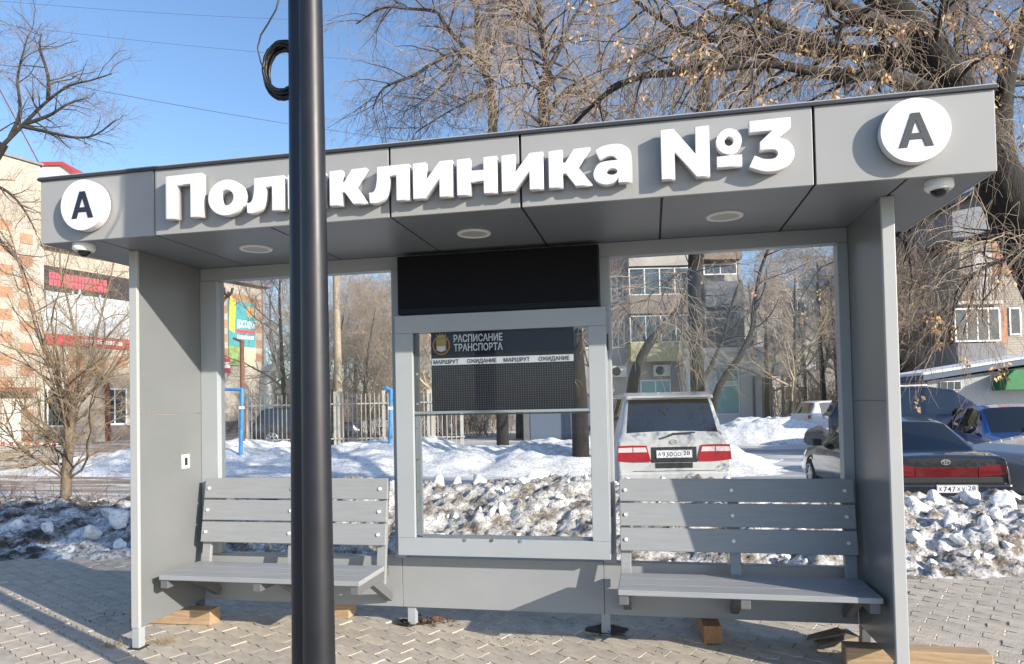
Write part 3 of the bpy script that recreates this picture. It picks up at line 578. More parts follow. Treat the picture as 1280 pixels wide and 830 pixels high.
# ------------------------------------------------------------------ trees
class Tree:
    def __init__(s, seed): s.r = random.Random(seed); s.b = {'trunk': [], 'branch': [], 'twig': []}
    def line(s, p, d, L, r0, r1, n, wander, trop, kind, keep=True):
        r = s.r; p = Vector(p); d = Vector(d).normalized(); pts = [p.copy()]; st = L / n
        for i in range(n):
            d = (d + Vector((r.gauss(0, wander), r.gauss(0, wander), r.gauss(0, wander) + trop / n * 3))).normalized(); p = p + d * st; pts.append(p.copy())
        rad = [r0 + (r1 - r0) * i / n for i in range(n + 1)]
        s.b[kind].append((pts, rad)); return pts, rad
    def path(s, pts, r0, r1, kind):
        P = [Vector(p) for p in pts]; out = []
        for i in range(len(P) - 1):
            a, b, c, d = P[max(i - 1, 0)], P[i], P[i + 1], P[min(i + 2, len(P) - 1)]
            for k in range(4):
                t = k / 4; out.append(.5 * (2 * b + (c - a) * t + (2 * a - 5 * b + 4 * c - d) * t * t + (3 * b - a - 3 * c + d) * t ** 3))
        out.append(P[-1]); n = len(out) - 1
        rad = [r0 + (r1 - r0) * (i / n) for i in range(n + 1)]; s.b[kind].append((out, rad)); return out, rad
    def spawn(s, pts, rad, count, t0, t1, ang, up=0):
        for k in range(count):
            t = t0 + (t1 - t0) * (k + s.r.random()) / count; i = min(int(t * (len(pts) - 1)), len(pts) - 2); u = t * (len(pts) - 1) - i
            p = pts[i].lerp(pts[i + 1], u); d = (pts[i + 1] - pts[i]).normalized()
            q = Vector((s.r.gauss(0, 1), s.r.gauss(0, 1), s.r.gauss(0, 1) + up)); q = (q - d * q.dot(d)).normalized(); a = math.radians(s.r.uniform(*ang))
            yield p, d * math.cos(a) + q * math.sin(a), rad[i] * (1 - u) + rad[i + 1] * u, t
    def twigs(s, pts, rad, n1, n2, L, droop, r=.0045, t0=.15, sub=None):
        for p, d, rr, t in s.spawn(pts, rad, n1, t0, 1, (25, 75)):
            l = L * s.r.uniform(.5, 1.25); a, b_ = s.line(p, d, l, min(rr * .7, r), r * .45, 5, .16, droop, 'twig')
            for p2, d2, r2, t2 in s.spawn(a, b_, n2, .2, 1, (25, 65)):
                s.line(p2, d2, l * s.r.uniform(.25, .55), r * .55, r * .3, 3, .18, droop, 'twig')
    def mesh(s, kinds, sides, mt, name):
        V = []; F = []; off = 0; groups = {}
        for k in kinds:
            for pts, rad in s.b[k]: groups.setdefault((len(pts), sides[k]), []).append((pts, rad))
        for (m, n), items in groups.items():
            P = np.array([[tuple(p) for p in it[0]] for it in items]); R = np.array([it[1] for it in items]); B = len(items)
            T = np.empty_like(P); T[:, 1:-1] = P[:, 2:] - P[:, :-2]; T[:, 0] = P[:, 1] - P[:, 0]; T[:, -1] = P[:, -1] - P[:, -2]; T /= np.linalg.norm(T, axis=2, keepdims=True) + 1e-9
            ref = np.where(np.abs(T[:, :1, 2:3]) < .75, np.array([[[0, 0, 1.]]]), np.array([[[1., 0, 0]]]))
            X = np.cross(T, np.broadcast_to(ref, T.shape)); X /= np.linalg.norm(X, axis=2, keepdims=True) + 1e-9; Y = np.cross(T, X)
            a = 2 * np.pi * np.arange(n) / n
            v = P[:, :, None] + R[:, :, None, None] * (X[:, :, None] * np.cos(a)[None, None, :, None] + Y[:, :, None] * np.sin(a)[None, None, :, None])
            V.append(v.reshape(-1, 3)); i = np.arange(m - 1)[:, None] * n; k = np.arange(n)[None]
            q = np.stack([i + k, i + (k + 1) % n, i + n + (k + 1) % n, i + n + k], -1).reshape(-1, 4)
            F.append((q[None] + (np.arange(B) * m * n)[:, None, None]).reshape(-1, 4) + off); off += B * m * n
        V = np.concatenate(V); F = np.concatenate(F); me = bpy.data.meshes.new(name)
        me.vertices.add(len(V)); me.vertices.foreach_set('co', V.ravel()); me.loops.add(F.size); me.loops.foreach_set('vertex_index', F.ravel().astype(np.int32))
        me.polygons.add(len(F)); me.polygons.foreach_set('loop_start', np.arange(0, F.size, 4, dtype=np.int32)); me.polygons.foreach_set('loop_total', np.full(len(F), 4, dtype=np.int32))
        me.polygons.foreach_set('use_smooth', np.ones(len(F), dtype=bool)); me.update(calc_edges=True); me.materials.append(MATS[mt]); return me
SIDES = {'trunk': 10, 'branch': 6, 'twig': 3}
def generic(seed, Ht, r, droop, n_limb=13, spread=.42, first=.22):
    T = Tree(seed); q = T.r
    tp, tr = T.line((0, 0, -.3), (q.gauss(0, .05), q.gauss(0, .05), 1), Ht * .8, r, r * .25, 10, .05, .03, 'trunk')
    for p, d, rr, t in T.spawn(tp, tr, n_limb, first, 1, (30, 62), .3):
        Ll = Ht * spread * (1.15 - .6 * t) * q.uniform(.75, 1.2)
        lp_, lr = T.line(p, d, Ll, rr * .62, rr * .14, 7, .13, .10, 'branch')
        for p2, d2, r2, t2 in T.spawn(lp_, lr, 9, .18, 1, (28, 65)):
            sp_, sr = T.line(p2, d2, Ll * q.uniform(.28, .5) * (1.2 - .5 * t2), max(r2 * .55, .009), .005, 5, .16, .05, 'branch')
            T.twigs(sp_, sr, 9, 4, .9, droop, .0058)
        T.twigs(lp_, lr, 12, 4, 1.0, droop, .0058)
    T.twigs(tp, tr, 10, 2, 1.2, droop, .0065, .45)
    return T
protos = []
for seed, Ht, r, dr in ((11, 11.5, .17, -.25), (12, 10, .14, .10), (13, 12.5, .19, -.35), (14, 8.5, .11, .12)):
    T = generic(seed, Ht, r, dr); protos.append((T.mesh(['trunk'], SIDES, 'bark' if seed % 2 else 'limb', 'trunk'), T.mesh(['branch', 'twig'], SIDES, 'twig_brown' if seed % 2 else 'twig_tan', 'crown'), Ht))
def plant(px, depth, k, sc, rz, label, group='bare trees across the yard', z=LOT, lean=0):
    p = gnd(px, depth, z); t = thing('bare_tree', label, 'tree', p, rz, group); t.scale = (sc, sc, sc); t.rotation_euler = (lean, 0, rz)
    inst('trunk', protos[k][0], t); inst('crown', protos[k][1], t)
ORD = ['leftmost', 'second', 'third', 'fourth', 'fifth', 'sixth', 'seventh', 'eighth', 'ninth', 'tenth', 'eleventh', 'twelfth', 'thirteenth', 'fourteenth', 'fifteenth', 'sixteenth']
def row(lst, what, group, ph):
    lst = sorted(lst)
    for i, (px, d, k, s) in enumerate(lst):
        w = ('leftmost ' if i == 0 else 'rightmost ' if i == len(lst) - 1 else ORD[i] + ' from left ') + what
        plant(px, d, k, s, i * 1.3 + ph, w, group)
row([(356, 33, 0, .9), (385, 40, 1, 1.0), (415, 36, 3, 1.05), (442, 44, 0, .9), (462, 34, 1, .85), (480, 50, 3, 1.15), (400, 54, 2, .9), (500, 40, 3, 1.0), (345, 60, 0, 1.3), (372, 62, 1, 1.5), (430, 64, 3, 1.7), (455, 66, 0, 1.3), (490, 62, 1, 1.5)], 'of the bare trees behind the picket fence', 'trees behind the picket fence', 0)
row([(505, 30, 3, .95), (556, 27, 1, .95), (648, 33, 0, 1.05), (590, 42, 0, 1.2), (745, 30, 2, .85), (690, 46, 1, 1.3)], 'of the bare trees behind the snow ridge', 'trees behind the snow ridge', .4)
row([(958, 38, 0, .95), (985, 33, 1, .95), (1008, 45, 3, 1.2), (1030, 36, 2, .9), (1048, 50, 0, 1.2), (1075, 40, 1, 1.1), (1100, 33, 3, 1.0), (1128, 37, 0, 1.0), (1150, 45, 2, 1.1), (1168, 34, 1, 1.0), (940, 60, 2, 1.2), (1060, 62, 1, 1.5), (1135, 60, 3, 1.5)], 'of the bare trees beyond the car park', 'trees beyond the car park', .2)
def tree_thing(T, name, label, mtT, mtB, origin, group=None, seeds=None, twig_mt=None):
    t = thing(name, label, 'tree', origin, 0, group)
    for kind in T.b: T.b[kind] = [([p - Vector(origin) for p in pts], rad) for pts, rad in T.b[kind]]
    inst('trunk', T.mesh(['trunk'], SIDES, mtT, 'trunk'), t)
    if twig_mt: inst('limbs', T.mesh(['branch'], SIDES, mtB, 'limbs'), t); inst('crown', T.mesh(['twig'], SIDES, twig_mt, 'crown'), t)
    else: inst('crown', T.mesh(['branch', 'twig'], SIDES, mtB, 'crown'), t)
    return t
def limb(T, pix, r0, r1, kind='branch'): return T.path([at(*p) for p in pix], r0, r1, kind)
def dress(T, lp_, lr, n_sub, L, droop, n_tw=7, n2=3, tw=.9, r=.0055, t0=.08, up=0):
    for p2, d2, r2, t2 in T.spawn(lp_, lr, n_sub, t0, 1, (30, 75), up):
        sp_, sr = T.line(p2, d2, L * T.r.uniform(.5, 1.2), max(min(r2 * .45, .04), .009), .005, 6, .17, droop * .4, 'branch'); T.twigs(sp_, sr, n_tw, n2, tw, droop, r)
    T.twigs(lp_, lr, n_sub * 2, n2, tw, droop, r)
# the big old tree at the right, its limbs reaching over behind the roof
T = Tree(101); D = 8.6
o0 = gnd(1392, D, -.2)
tp = T.path([o0, at(1372, 520, D), at(1330, 400, D), at(1278, 290, D), at(1232, 190, D), at(1192, 110, D)], .34, .24, 'trunk')
tp2 = T.path([at(1192, 110, D), at(1160, 62, D), at(1128, 22, D), at(1085, -20, D), at(1040, -90, D + .4), at(1000, -220, D + .6)], .23, .10, 'trunk')
tp3 = T.path([at(1262, 255, D + .1), at(1252, 160, D + .6), at(1262, 80, D + .9), at(1290, -10, D + 1), at(1300, -150, D + 1.1)], .15, .06, 'trunk')
limbs = [([(1176, 118, D), (1126, 102, D - .2), (1095, 92, D - .3), (1060, 96, D - .4), (1010, 88, D - .5), (960, 80, D - .7), (905, 86, D - .8)], .105, .03),
         ([(1186, 100, D), (1130, 74, D + .2), (1075, 66, D + .4), (1020, 63, D + .5), (962, 57, D + .6), (905, 78, D + .7), (850, 90, D + .8), (800, 96, D + .9), (757, 118, D + 1), (714, 158, D + 1.2)], .12, .022),
         ([(1040, 63, D + .4), (993, 41, D + .3), (950, 20, D + .2), (915, 4, D + .1), (870, -25, D), (820, -60, D)], .075, .03),
         ([(1140, 36, D), (1112, 34, D - .2), (1078, 20, D - .4), (1045, 4, D - .6), (1005, -20, D - .8), (950, -60, D - 1)], .11, .05),
         ([(1005, 62, D + .5), (950, 40, D + .9), (894, 23, D + 1.2), (862, 34, D + 1.4), (842, 46, D + 1.5), (820, 60, D + 1.7), (786, 74, D + 1.8)], .06, .018),
         ([(960, 58, D + .6), (915, 48, D + .3), (870, 46, D + .1), (820, 20, D), (770, -20, D - .2)], .05, .02),
         ([(1205, 140, D), (1170, 210, D + .5), (1140, 270, D + .8), (1110, 300, D + 1.0), (1060, 320, D + 1.2)], .07, .015),
         ([(1290, 310, D), (1270, 320, D - .4), (1240, 330, D - .7), (1205, 350, D - .9)], .05, .012),
         ([(1150, 52, D), (1180, 20, D + .3), (1215, -20, D + .5), (1240, -90, D + .6)], .07, .03),
         ([(1256, 150, D + .6), (1215, 110, D + .9), (1195, 60, D + 1.1), (1200, 0, D + 1.2), (1190, -70, D + 1.3)], .05, .02),
         ([(1270, 60, D + .9), (1240, 50, D + .7), (1215, 75, D + .5), (1190, 60, D + .4)], .035, .01)]
for pix, r0, r1 in limbs:
    lp_, lr = limb(T, pix, r0, r1); dress(T, lp_, lr, 17, 1.0, -.40, 8, 3, .8, .0044)
for tpp in (tp2, tp3): dress(T, tpp[0], tpp[1], 15, 1.4, -.35, 8, 3, .85, .0046)
dress(T, tp[0], tp[1], 14, 1.1, -.45, 10, 4, .95, .0048, .5)
# long drooping whips over the roof and window
for px, py, dd, Lw in [(1010, 66, D + .5, 1.7), (1035, 66, D + .4, 1.9), (1022, 64, D + .3, 1.6), (985, 62, D + .4, 1.5), (845, 92, D + .7, 1.8), (870, 86, D + .7, 1.6), (830, 92, D + .8, 1.6), (950, 64, D + .5, 1.6), (905, 84, D, 1.5), (1180, 190, D + .3, 1.4), (1200, 170, D, 1.5), (1225, 210, D - .3, 1.6), (1165, 220, D + .4, 1.3), (1240, 250, D - .3, 1.4), (1215, 240, D - .3, 1.5), (1255, 290, D - .5, 1.3), (1150, 260, D + .7, 1.3), (1190, 300, D + .2, 1.2), (780, 100, D + .9, 1.3), (760, 112, D + 1, 1.2)]:
    for q in range(2):
        a, b_ = T.line(at(px, py, dd), (T.r.gauss(-.15, .4), T.r.gauss(0, .4), -.6), Lw * T.r.uniform(.7, 1.15), .008, .003, 8, .16, -.35, 'twig')
        for p2, d2, r2, t2 in T.spawn(a, b_, 4, .3, 1, (20, 60)): T.line(p2, d2, Lw * T.r.uniform(.12, .3), .0035, .002, 3, .2, -.3, 'twig')
ends = [pts[-1] for pts, rad in T.b['twig'] if len(pts) == 6]
big = tree_thing(T, 'old_tree', 'massive dark old tree leaning in from the right with drooping twigs', 'bark', 'limb', o0, twig_mt='twig_tan')
m = MB(); T.r.shuffle(ends)
for c in ends[:300]:
    c = c - Vector(o0)
    for _ in range(14):
        q = c + Vector((rng.gauss(0, .04), rng.gauss(0, .04), rng.uniform(-.15, .01))); d = Vector((rng.gauss(0, 1), rng.gauss(0, 1), -1.2)).normalized(); s = Vector((rng.gauss(0, 1), rng.gauss(0, 1), rng.gauss(0, .4))); s = (s - d * s.dot(d)).normalized(); L = rng.uniform(.04, .075)
        m.add([q, q + d * L * .5 + s * L * .28, q + d * L, q + d * L * .5 - s * L * .28], [(0, 1, 2, 3)])
m.build('seed_clusters', 'seed', big)['kind'] = 'stuff'
# mid trees whose crowns stand over the roof
def mid_tree(seed, trunk, limbs, label, D, r0, droop, dens=11, mt='twig_brown', tr=.12):
    T = Tree(seed); o0 = gnd(trunk[0][0], D, LOT - .05)
    a = T.path([o0] + [at(x, y, D) for x, y in trunk], r0, tr, 'trunk')
    for L, ra, rb in limbs:
        lp_, lr = limb(T, [(x, y, D + dd) for x, y, dd in L], ra, rb); dress(T, lp_, lr, dens + 6, 1.7, droop, 9, 4, 1.1, .0070)
    dress(T, a[0], a[1], 12, 1.8, droop, 9, 4, 1.2, .0072, .55)
    return tree_thing(T, 'bare_tree', label, 'bark', 'limb', o0, 'tall bare trees right behind the shelter', twig_mt=mt)
mid_tree(201, [(627, 480), (622, 330), (617, 200), (614, 115), (603, 85)], [([(603, 85, 0), (580, 66, -.4), (548, 75, -.9), (518, 94, -1.3), (480, 110, -1.7), (466, 136, -2)], .085, .02), ([(600, 78, 0), (578, 57, .3), (557, 32, .6), (545, 15, .8), (511, 11, 1), (478, 10, 1.2), (445, 30, 1.4)], .09, .02),
         ([(603, 85, 0), (597, 57, 0), (596, 20, 0), (597, -40, 0), (590, -120, .2)], .11, .05), ([(606, 75, 0), (609, 60, .4), (617, 41, .7), (633, 30, 1), (660, 20, 1.4)], .07, .02), ([(612, 110, 0), (590, 125, -.8), (560, 140, -1.4), (520, 165, -1.8)], .05, .015), ([(596, 10, 0), (570, -20, .5), (530, -30, 1), (490, -20, 1.3)], .06, .02), ([(597, 0, 0), (630, -30, -.5), (665, -40, -1)], .06, .02), ([(580, 66, -.4), (560, 100, -1), (530, 125, -1.3), (505, 140, -1.6)], .04, .012)],
         'bare tree with forked trunk rising behind the middle of the roof', 21.5, .20, -.18)
mid_tree(202, [(724, 500), (716, 400), (700, 270), (682, 165), (679, 112), (685, 91)], [([(682, 145, 0), (707, 117, .3), (733, 112, .6), (761, 89, .8), (800, 66, 1), (850, 36, 1.3)], .08, .025), ([(685, 91, 0), (680, 60, .1), (674, 30, .2), (672, -20, .3), (660, -90, .4)], .10, .04), ([(679, 112, 0), (660, 105, -.5), (640, 108, -1), (620, 112, -1.4)], .05, .015), ([(684, 88, 0), (700, 60, .5), (712, 30, .8), (730, 0, 1), (745, -40, 1.2)], .07, .02), ([(700, 300, 0), (715, 240, -.4), (735, 190, -.8), (760, 140, -1)], .06, .02), ([(674, 30, .2), (650, 10, -.3), (630, -10, -.6)], .05, .02), ([(733, 112, .6), (720, 140, 0), (705, 165, -.3)], .03, .01)],
         'bare tree with dark thick trunk seen through the cabinet glass', 17.0, .22, -.22, 11, 'twig_tan')
mid_tree(203, [(872, 480), (869, 400), (868, 315), (872, 200), (880, 110)], [([(870, 280, 0), (840, 230, .4), (815, 180, .7), (790, 130, 1)], .07, .02), ([(880, 110, 0), (900, 60, .2), (910, 0, .4), (915, -60, .5)], .09, .03), ([(876, 150, 0), (920, 100, .5), (960, 60, .9), (1000, 20, 1.2)], .06, .02), ([(868, 350, 0), (850, 340, -.5), (835, 355, -.9), (825, 380, -1.1)], .035, .012)],
         'straight dark trunked tree rising behind the silver van', 15.5, .17, -.25, 4, 'twig_tan', .12)
def lean_tree(seed, path, D, r0, label):
    T = Tree(seed); o0 = gnd(path[0][0], D, LOT - .05); a = T.path([o0] + [at(x, y, D + k * .3) for k, (x, y) in enumerate(path)], r0, .03, 'trunk')
    dress(T, a[0], a[1], 9, 1.3, -.05, 5, 2, .8, .006, .35)
    tree_thing(T, 'leaning_tree', label, 'bark', 'limb', o0, 'leaning young trees by the van', twig_mt='twig_brown')
lean_tree(211, [(790, 490), (803, 445), (822, 415), (850, 385), (868, 350), (880, 320)], 16.5, .16, 'stout young tree leaning right behind the van roof')
lean_tree(212, [(893, 500), (925, 445), (940, 412), (944, 380), (950, 340), (965, 300)], 15, .085, 'thin dark tree leaning right past the shop windows')
lean_tree(213, [(876, 490), (890, 455), (905, 420), (912, 390), (925, 350)], 16, .06, 'thin young tree forking beside the straight dark trunk')
# small whippy tree at the left
T = Tree(301); D = 9.6; o0 = gnd(82, D, -.06)
a = T.path([o0, at(83, 600, D), at(86, 560, D), at(90, 520, D), at(93, 490, D)], .075, .05, 'trunk')
for k in range(34):
    s = a[0][T.r.randrange(4, len(a[0]))]; th = T.r.uniform(0, 6.28); up = T.r.uniform(.4, 1.6)
    lp_, lr = T.line(s, (math.cos(th), math.sin(th) * .8, up), T.r.uniform(.9, 2.5), T.r.uniform(.010, .024), .004, 8, .15, .08, 'branch'); T.twigs(lp_, lr, 14, 4, .55, .1, .0036)
for pix in ([(91, 520, D), (70, 470, D - .3), (48, 420, D - .5), (30, 350, D - .6), (12, 290, D - .7)], [(93, 500, D), (110, 460, D), (125, 400, D + .1), (140, 340, D + .2), (150, 280, D + .3)], [(90, 520, D), (98, 450, D), (88, 390, D), (75, 330, D + .2), (80, 270, D + .4)], [(88, 560, D), (60, 545, D - .2), (35, 520, D - .4), (20, 500, D - .4)], [(86, 580, D), (55, 578, D), (25, 560, D - .2), (5, 530, D - .3)], [(92, 505, D), (125, 480, D), (150, 450, D), (158, 430, D)]):
    lp_, lr = limb(T, pix, .024, .006); dress(T, lp_, lr, 11, .7, .1, 8, 3, .5, .0036)
tree_thing(T, 'young_tree', 'small whippy bare tree standing in the dirty snow at left', 'bark_light', 'bark_light', o0, twig_mt='twig_straw')
# taller tree at the upper left
T = Tree(302); D = 17; o0 = gnd(-60, D, LOT)
a = T.path([o0, at(-55, 420, D), at(-40, 300, D), at(-20, 225, D), at(5, 180, D)], .17, .10, 'trunk')
for pix in ([(5, 180, D), (30, 155, D), (55, 130, D), (85, 108, D), (115, 100, D), (140, 92, D)], [(12, 172, D), (25, 140, D), (22, 100, D), (28, 70, D), (35, 45, D)], [(30, 155, D), (60, 145, D), (85, 130, D), (110, 122, D)], [(28, 158, D), (60, 165, D), (95, 172, D), (120, 168, D), (145, 150, D)], [(60, 125, D), (60, 95, D), (50, 60, D), (52, 42, D)], [(-20, 225, D), (10, 240, D), (30, 262, D), (45, 290, D)], [(0, 190, D), (-15, 140, D), (-10, 90, D), (-5, 60, D)], [(-30, 260, D), (0, 300, D), (25, 330, D), (40, 370, D)]):
    lp_, lr = limb(T, pix, .05, .012); dress(T, lp_, lr, 10, .95, .10, 8, 4, .7, .0042)
tree_thing(T, 'yard_tree', 'bare spreading tree reaching into the sky at the upper left', 'bark', 'limb', o0, twig_mt='twig_brown')
# brown undergrowth that closes the view between the far trunks
def thicket(label, spots_, seed):
    T = Tree(seed)
    for px0, px1, d0, d1, cnt, hh in spots_:
        for k in range(cnt):
            p = gnd(T.r.uniform(px0, px1), T.r.uniform(d0, d1), LOT - .1)
            for q in range(3):
                a, b_ = T.line(p, (T.r.gauss(0, .35), T.r.gauss(0, .35), 1), hh * T.r.uniform(.5, 1.1), .016, .005, 5, .12, -.02, 'twig')
                for p2, d2, r2, t2 in T.spawn(a, b_, 6, .2, 1, (25, 65)): T.line(p2, d2, hh * T.r.uniform(.12, .32), .008, .004, 3, .2, -.05, 'twig')
    o = inst('undergrowth', T.mesh(['twig'], SIDES, 'twig_brown', 'undergrowth')); tag(o, label, kind='stuff')
thicket('brown twiggy undergrowth between the trees beyond the car park', [(965, 1190, 40, 58, 300, 4.2)], 401)
thicket('brown twiggy undergrowth behind the picket fence', [(338, 640, 32, 60, 420, 4.6)], 402)
# low brush by the left tree and in the bank
m = MB(); T = Tree(305)
for k in range(60):
    p = gnd(T.r.uniform(-30, 165), T.r.uniform(8.4, 13)); p.z = max(bank_h(p.x, p.y), LOT) - .02
    for q in range(4): T.line(p, (T.r.gauss(0, 1), T.r.gauss(0, 1), T.r.uniform(.3, 1.6)), T.r.uniform(.2, .7), .004, .0015, 4, .2, .0, 'twig')
o = inst('brushwood', T.mesh(['twig'], SIDES, 'twig_brown', 'brushwood')); tag(o, 'thin dry brushwood poking from the dirty snow', kind='stuff')
T = Tree(306); 
for pix in ([(0, 636, 9.0), (30, 634, 9.0), (52, 644, 8.8)], [(10, 640, 8.7), (35, 652, 8.6), (60, 647, 8.6)], [(5, 655, 8.3), (45, 650, 8.4), (75, 660, 8.2), (95, 648, 8.5)]):
    lp_, lr = limb(T, pix, .022, .008); T.twigs(lp_, lr, 4, 1, .35, 0, .004)
o = inst('fallen_branch', T.mesh(['branch', 'twig'], SIDES, 'bark', 'fallen_branch')); tag(o, 'dark fallen branch lying on the sooty snow', 'branch')

# ------------------------------------------------------------------ buildings
def plane_frame(px0, d0, px1, d1, z=LOT):
    A = gnd(px0, d0, z); B_ = gnd(px1, d1, z); e = (B_ - A); L = e.length; e.normalize(); nn = Vector((e.y, -e.x, 0))
    if nn.dot(Vector(CAM) - A) < 0: nn = -nn
    return A, e, nn, L
def on_plane(A, nn, e, px, py):
    d = Vector(ray(px, py)); t = (A - Vector(CAM)).dot(nn) / d.dot(nn); p = Vector(CAM) + d * t; return (p - A).dot(e), p.z - A.z
# --- cream brick building at left; local x runs along the facade, local -y faces the viewer
A, e, nn, L = plane_frame(52, 36, 335, 50)
rz = math.atan2(e.y, e.x)
bl = thing('brick_building', 'cream brick building with red brick squares and banners at left', 'building', A, rz)
UV = lambda px, py: on_plane(A, nn, e, px, py)
sgn = -1   # outward is local -y
s_end, _ = UV(335, 400); _, z_lo = UV(100, 316); sl0, z_hi = UV(50, 207)
box('wall', 'cream_brick', sl0 - 14, sl0, 0, 12, 0, z_hi, bl, 0)
box('wall', 'cream_brick', sl0, s_end, .25, 12, 0, z_lo, bl, 0)
box('roof', 'slate_roof', sl0 + .01, s_end + .3, -.15, 12, z_lo, z_lo + .22, bl, 0)
box('roof', 'slate_roof', sl0 - 14, sl0 + .12, -.12, 12.1, z_hi, z_hi + .12, bl, 0)
box('corner_strip', 'concrete', sl0 + .01, sl0 + .2, .05, .249, 0, z_lo, bl, 0)
box('drain_pipe', 'pipe_metal', s_end - .35, s_end - .2, .08, .22, 1, z_lo - .05, bl, 0)
def bp_(name, mt, px0, py0, px1, py1, y0, y1, parent=bl):
    (a, z1), (b_, z0) = UV(px0, py0), UV(px1, py1); z0 = UV((px0 + px1) / 2, py1)[1]; z1 = UV((px0 + px1) / 2, py0)[1]
    return box(name, mt, a, b_, y0, y1, z0, z1, parent, 0)
qw = .62
for j in range(12):                                              # red brick squares on the tall block
    for i in range(2):
        _, z = UV(30, 298); z = z - j * 1.12
        if z < .4: continue
        for cx in (UV((33, 7)[i], 400)[0],):
            z += .5 * i
            hw = abs(UV((33, 7)[i] + 8, 400)[0] - cx); box('brick_square', 'red_brick', cx - hw, cx + hw, -.02, .01, z - .27, z + .27, bl, 0)
for px, pys in ((283, (368, 386, 404, 422, 440)), (329, (379, 395, 412, 430, 447)), (318, (376,)), (306, (373,)), (295, (371,))):
    for py in pys:
        s0, z = UV(px, py); box('brick_square', 'red_brick', s0 - .40, s0 + .40, .23, .26, z - .27, z + .27, bl, 0)
for px in (70, 100, 130, 155):
    s0, z = UV(px, 452); box('brick_square', 'red_brick', s0 - .4, s0 + .4, .23, .26, z - .33, z + .33, bl, 0)
# arched doorway, doors, shop window, plinth
s0, zt = UV(112, 450); s1, _ = UV(135, 450); sa = UV(112, 470)[0]
arch = [(math.cos(math.pi * k / 12) * 1.25, 2.9 + 1.15 * math.sin(math.pi * k / 12)) for k in range(13)] + [(-1.25, 0), (1.25, 0)]
o = MB().prism([(sa + x, z) for x, z in arch], .10, .26).build('arched_doorway', 'rust_brown', bl); MB().prism([(sa + x * .72, z * .93) for x, z in arch], .06, .10).build('door', 'door_wood', o)
for px in (62, 84, 146):
    s0, _ = UV(px, 500); w = box('window', 'white_frame', s0 - .75, s0 + .75, .18, .26, .9, 3.0, bl, 0); box('pane', 'window_glass', s0 - .66, s0 - .04, .165, .18, 1.0, 2.9, w, 0); box('pane', 'window_glass', s0 + .04, s0 + .66, .165, .18, 1.0, 2.9, w, 0)
for k in (0, 1):
    s0 = sl0 - 1.9 - k * 3.2; w = box('door', 'door_wood', s0 - 1.0, s0 + 1.0, -.05, .01, 0, 2.5, bl, 0)
    box('panel', 'white_wall', s0 - .9, s0 - .05, -.065, -.05, .1, 2.4, w, 0); box('panel', 'white_wall', s0 + .05, s0 + .9, -.065, -.05, .1, 2.4, w, 0)
    box('canopy', 'rust_brown', s0 - 1.3, s0 + 1.3, -.9, -.02, 2.75, 2.95, bl, 0)
box('plinth', 'plinth_dark', sl0 + .21, s_end, .19, .26, 0, .85, bl, 0)
box('window', 'window_glass', sl0 - 4.2, sl0 - 3.1, -.02, .02, 6.2, 7.9, bl, 0)
ban = thing('shop_banner', 'large faded shop banner with red stripe on the cream brick wall', 'banner', A, rz)
(ba, bz1), (bb, bz0) = UV(57, 332), UV(168, 420); bz0 = UV(58, 430)[1]; bz1 = UV(58, 331)[1]; bh = bz1 - bz0
box('backing', 'banner_white', ba, bb, .14, .21, bz0 + .14 * bh, bz0 + .68 * bh, ban, 0)
box('stripe', 'banner_red', ba, bb, .135, .21, bz0, bz0 + .138 * bh, ban, 0)
box('header', 'banner_black', ba, bb, .138, .21, bz0 + .682 * bh, bz1, ban, 0)
bw = bb - ba
for r, (z, x0, x1) in enumerate(((.885, .05, .66), (.795, .05, .68))):
    x = x0
    while x < x1:
        w = rng.uniform(.022, .05); box('print_mark', 'banner_pink', ba + x * bw, ba + (x + w) * bw, .128, .137, bz0 + z * bh - .04 * bh, bz0 + z * bh + .04 * bh, ban, 0); x += w + .008
x = .40
while x < .86:
    w = rng.uniform(.012, .03); box('print_mark', 'print_white', ba + x * bw, ba + (x + w) * bw, .126, .134, bz0 + .045 * bh, bz0 + .1 * bh, ban, 0); x += w + .01
for k in range(9):                                               # pale row of standing shapes printed along the banner
    cx = ba + bw * (.30 + k * .076); hh = bh * (.72 + .05 * math.sin(k * 2.1) - .012 * k)
    MB().prism([(cx - .05 * bw, bz0 + .30 * bh), (cx + .05 * bw, bz0 + .30 * bh), (cx + .045 * bw, bz0 + hh - .10 * bh), (cx + .014 * bw, bz0 + hh - .05 * bh), (cx + .012 * bw, bz0 + hh), (cx - .012 * bw, bz0 + hh), (cx - .014 * bw, bz0 + hh - .05 * bh), (cx - .045 * bw, bz0 + hh - .10 * bh)], .128 - k * .0004, .137).build('print_figure', 'banner_white', ban)
d_b = thing('delivery_banner', 'teal and yellow delivery banner on the cream brick wall', 'banner', A, rz)
(a0, _), (a1, _) = UV(288, 400), UV(321, 400); z1 = UV(304, 377)[1]; z0 = UV(304, 457)[1]; dw = a1 - a0; dh = z1 - z0
box('backing', 'banner_teal', a0, a1, .15, .235, z0 + .30 * dh, z1, d_b, 0); box('lower_field', 'banner_leaf', a0, a0 + .5 * dw, .15, .235, z0, z0 + .297 * dh, d_b, 0)
box('lower_sheet', 'banner_cream', a0 + .53 * dw, a1, .15, .235, z0, z0 + .297 * dh, d_b, 0)
MB().prism([(a0, z0 + .55 * dh), (a0 + .2 * dw, z0 + .5 * dh), (a0 + .26 * dw, z1), (a0 + .05 * dw, z1 + .06 * dh)], .138, .149).build('yellow_shape', 'banner_yellow', d_b)
MB().prism(ell(a0 + .8 * dw, z0 + .86 * dh, .14 * dw, .09 * dh, 20), .138, .149).build('round_logo', 'banner_orange', d_b)
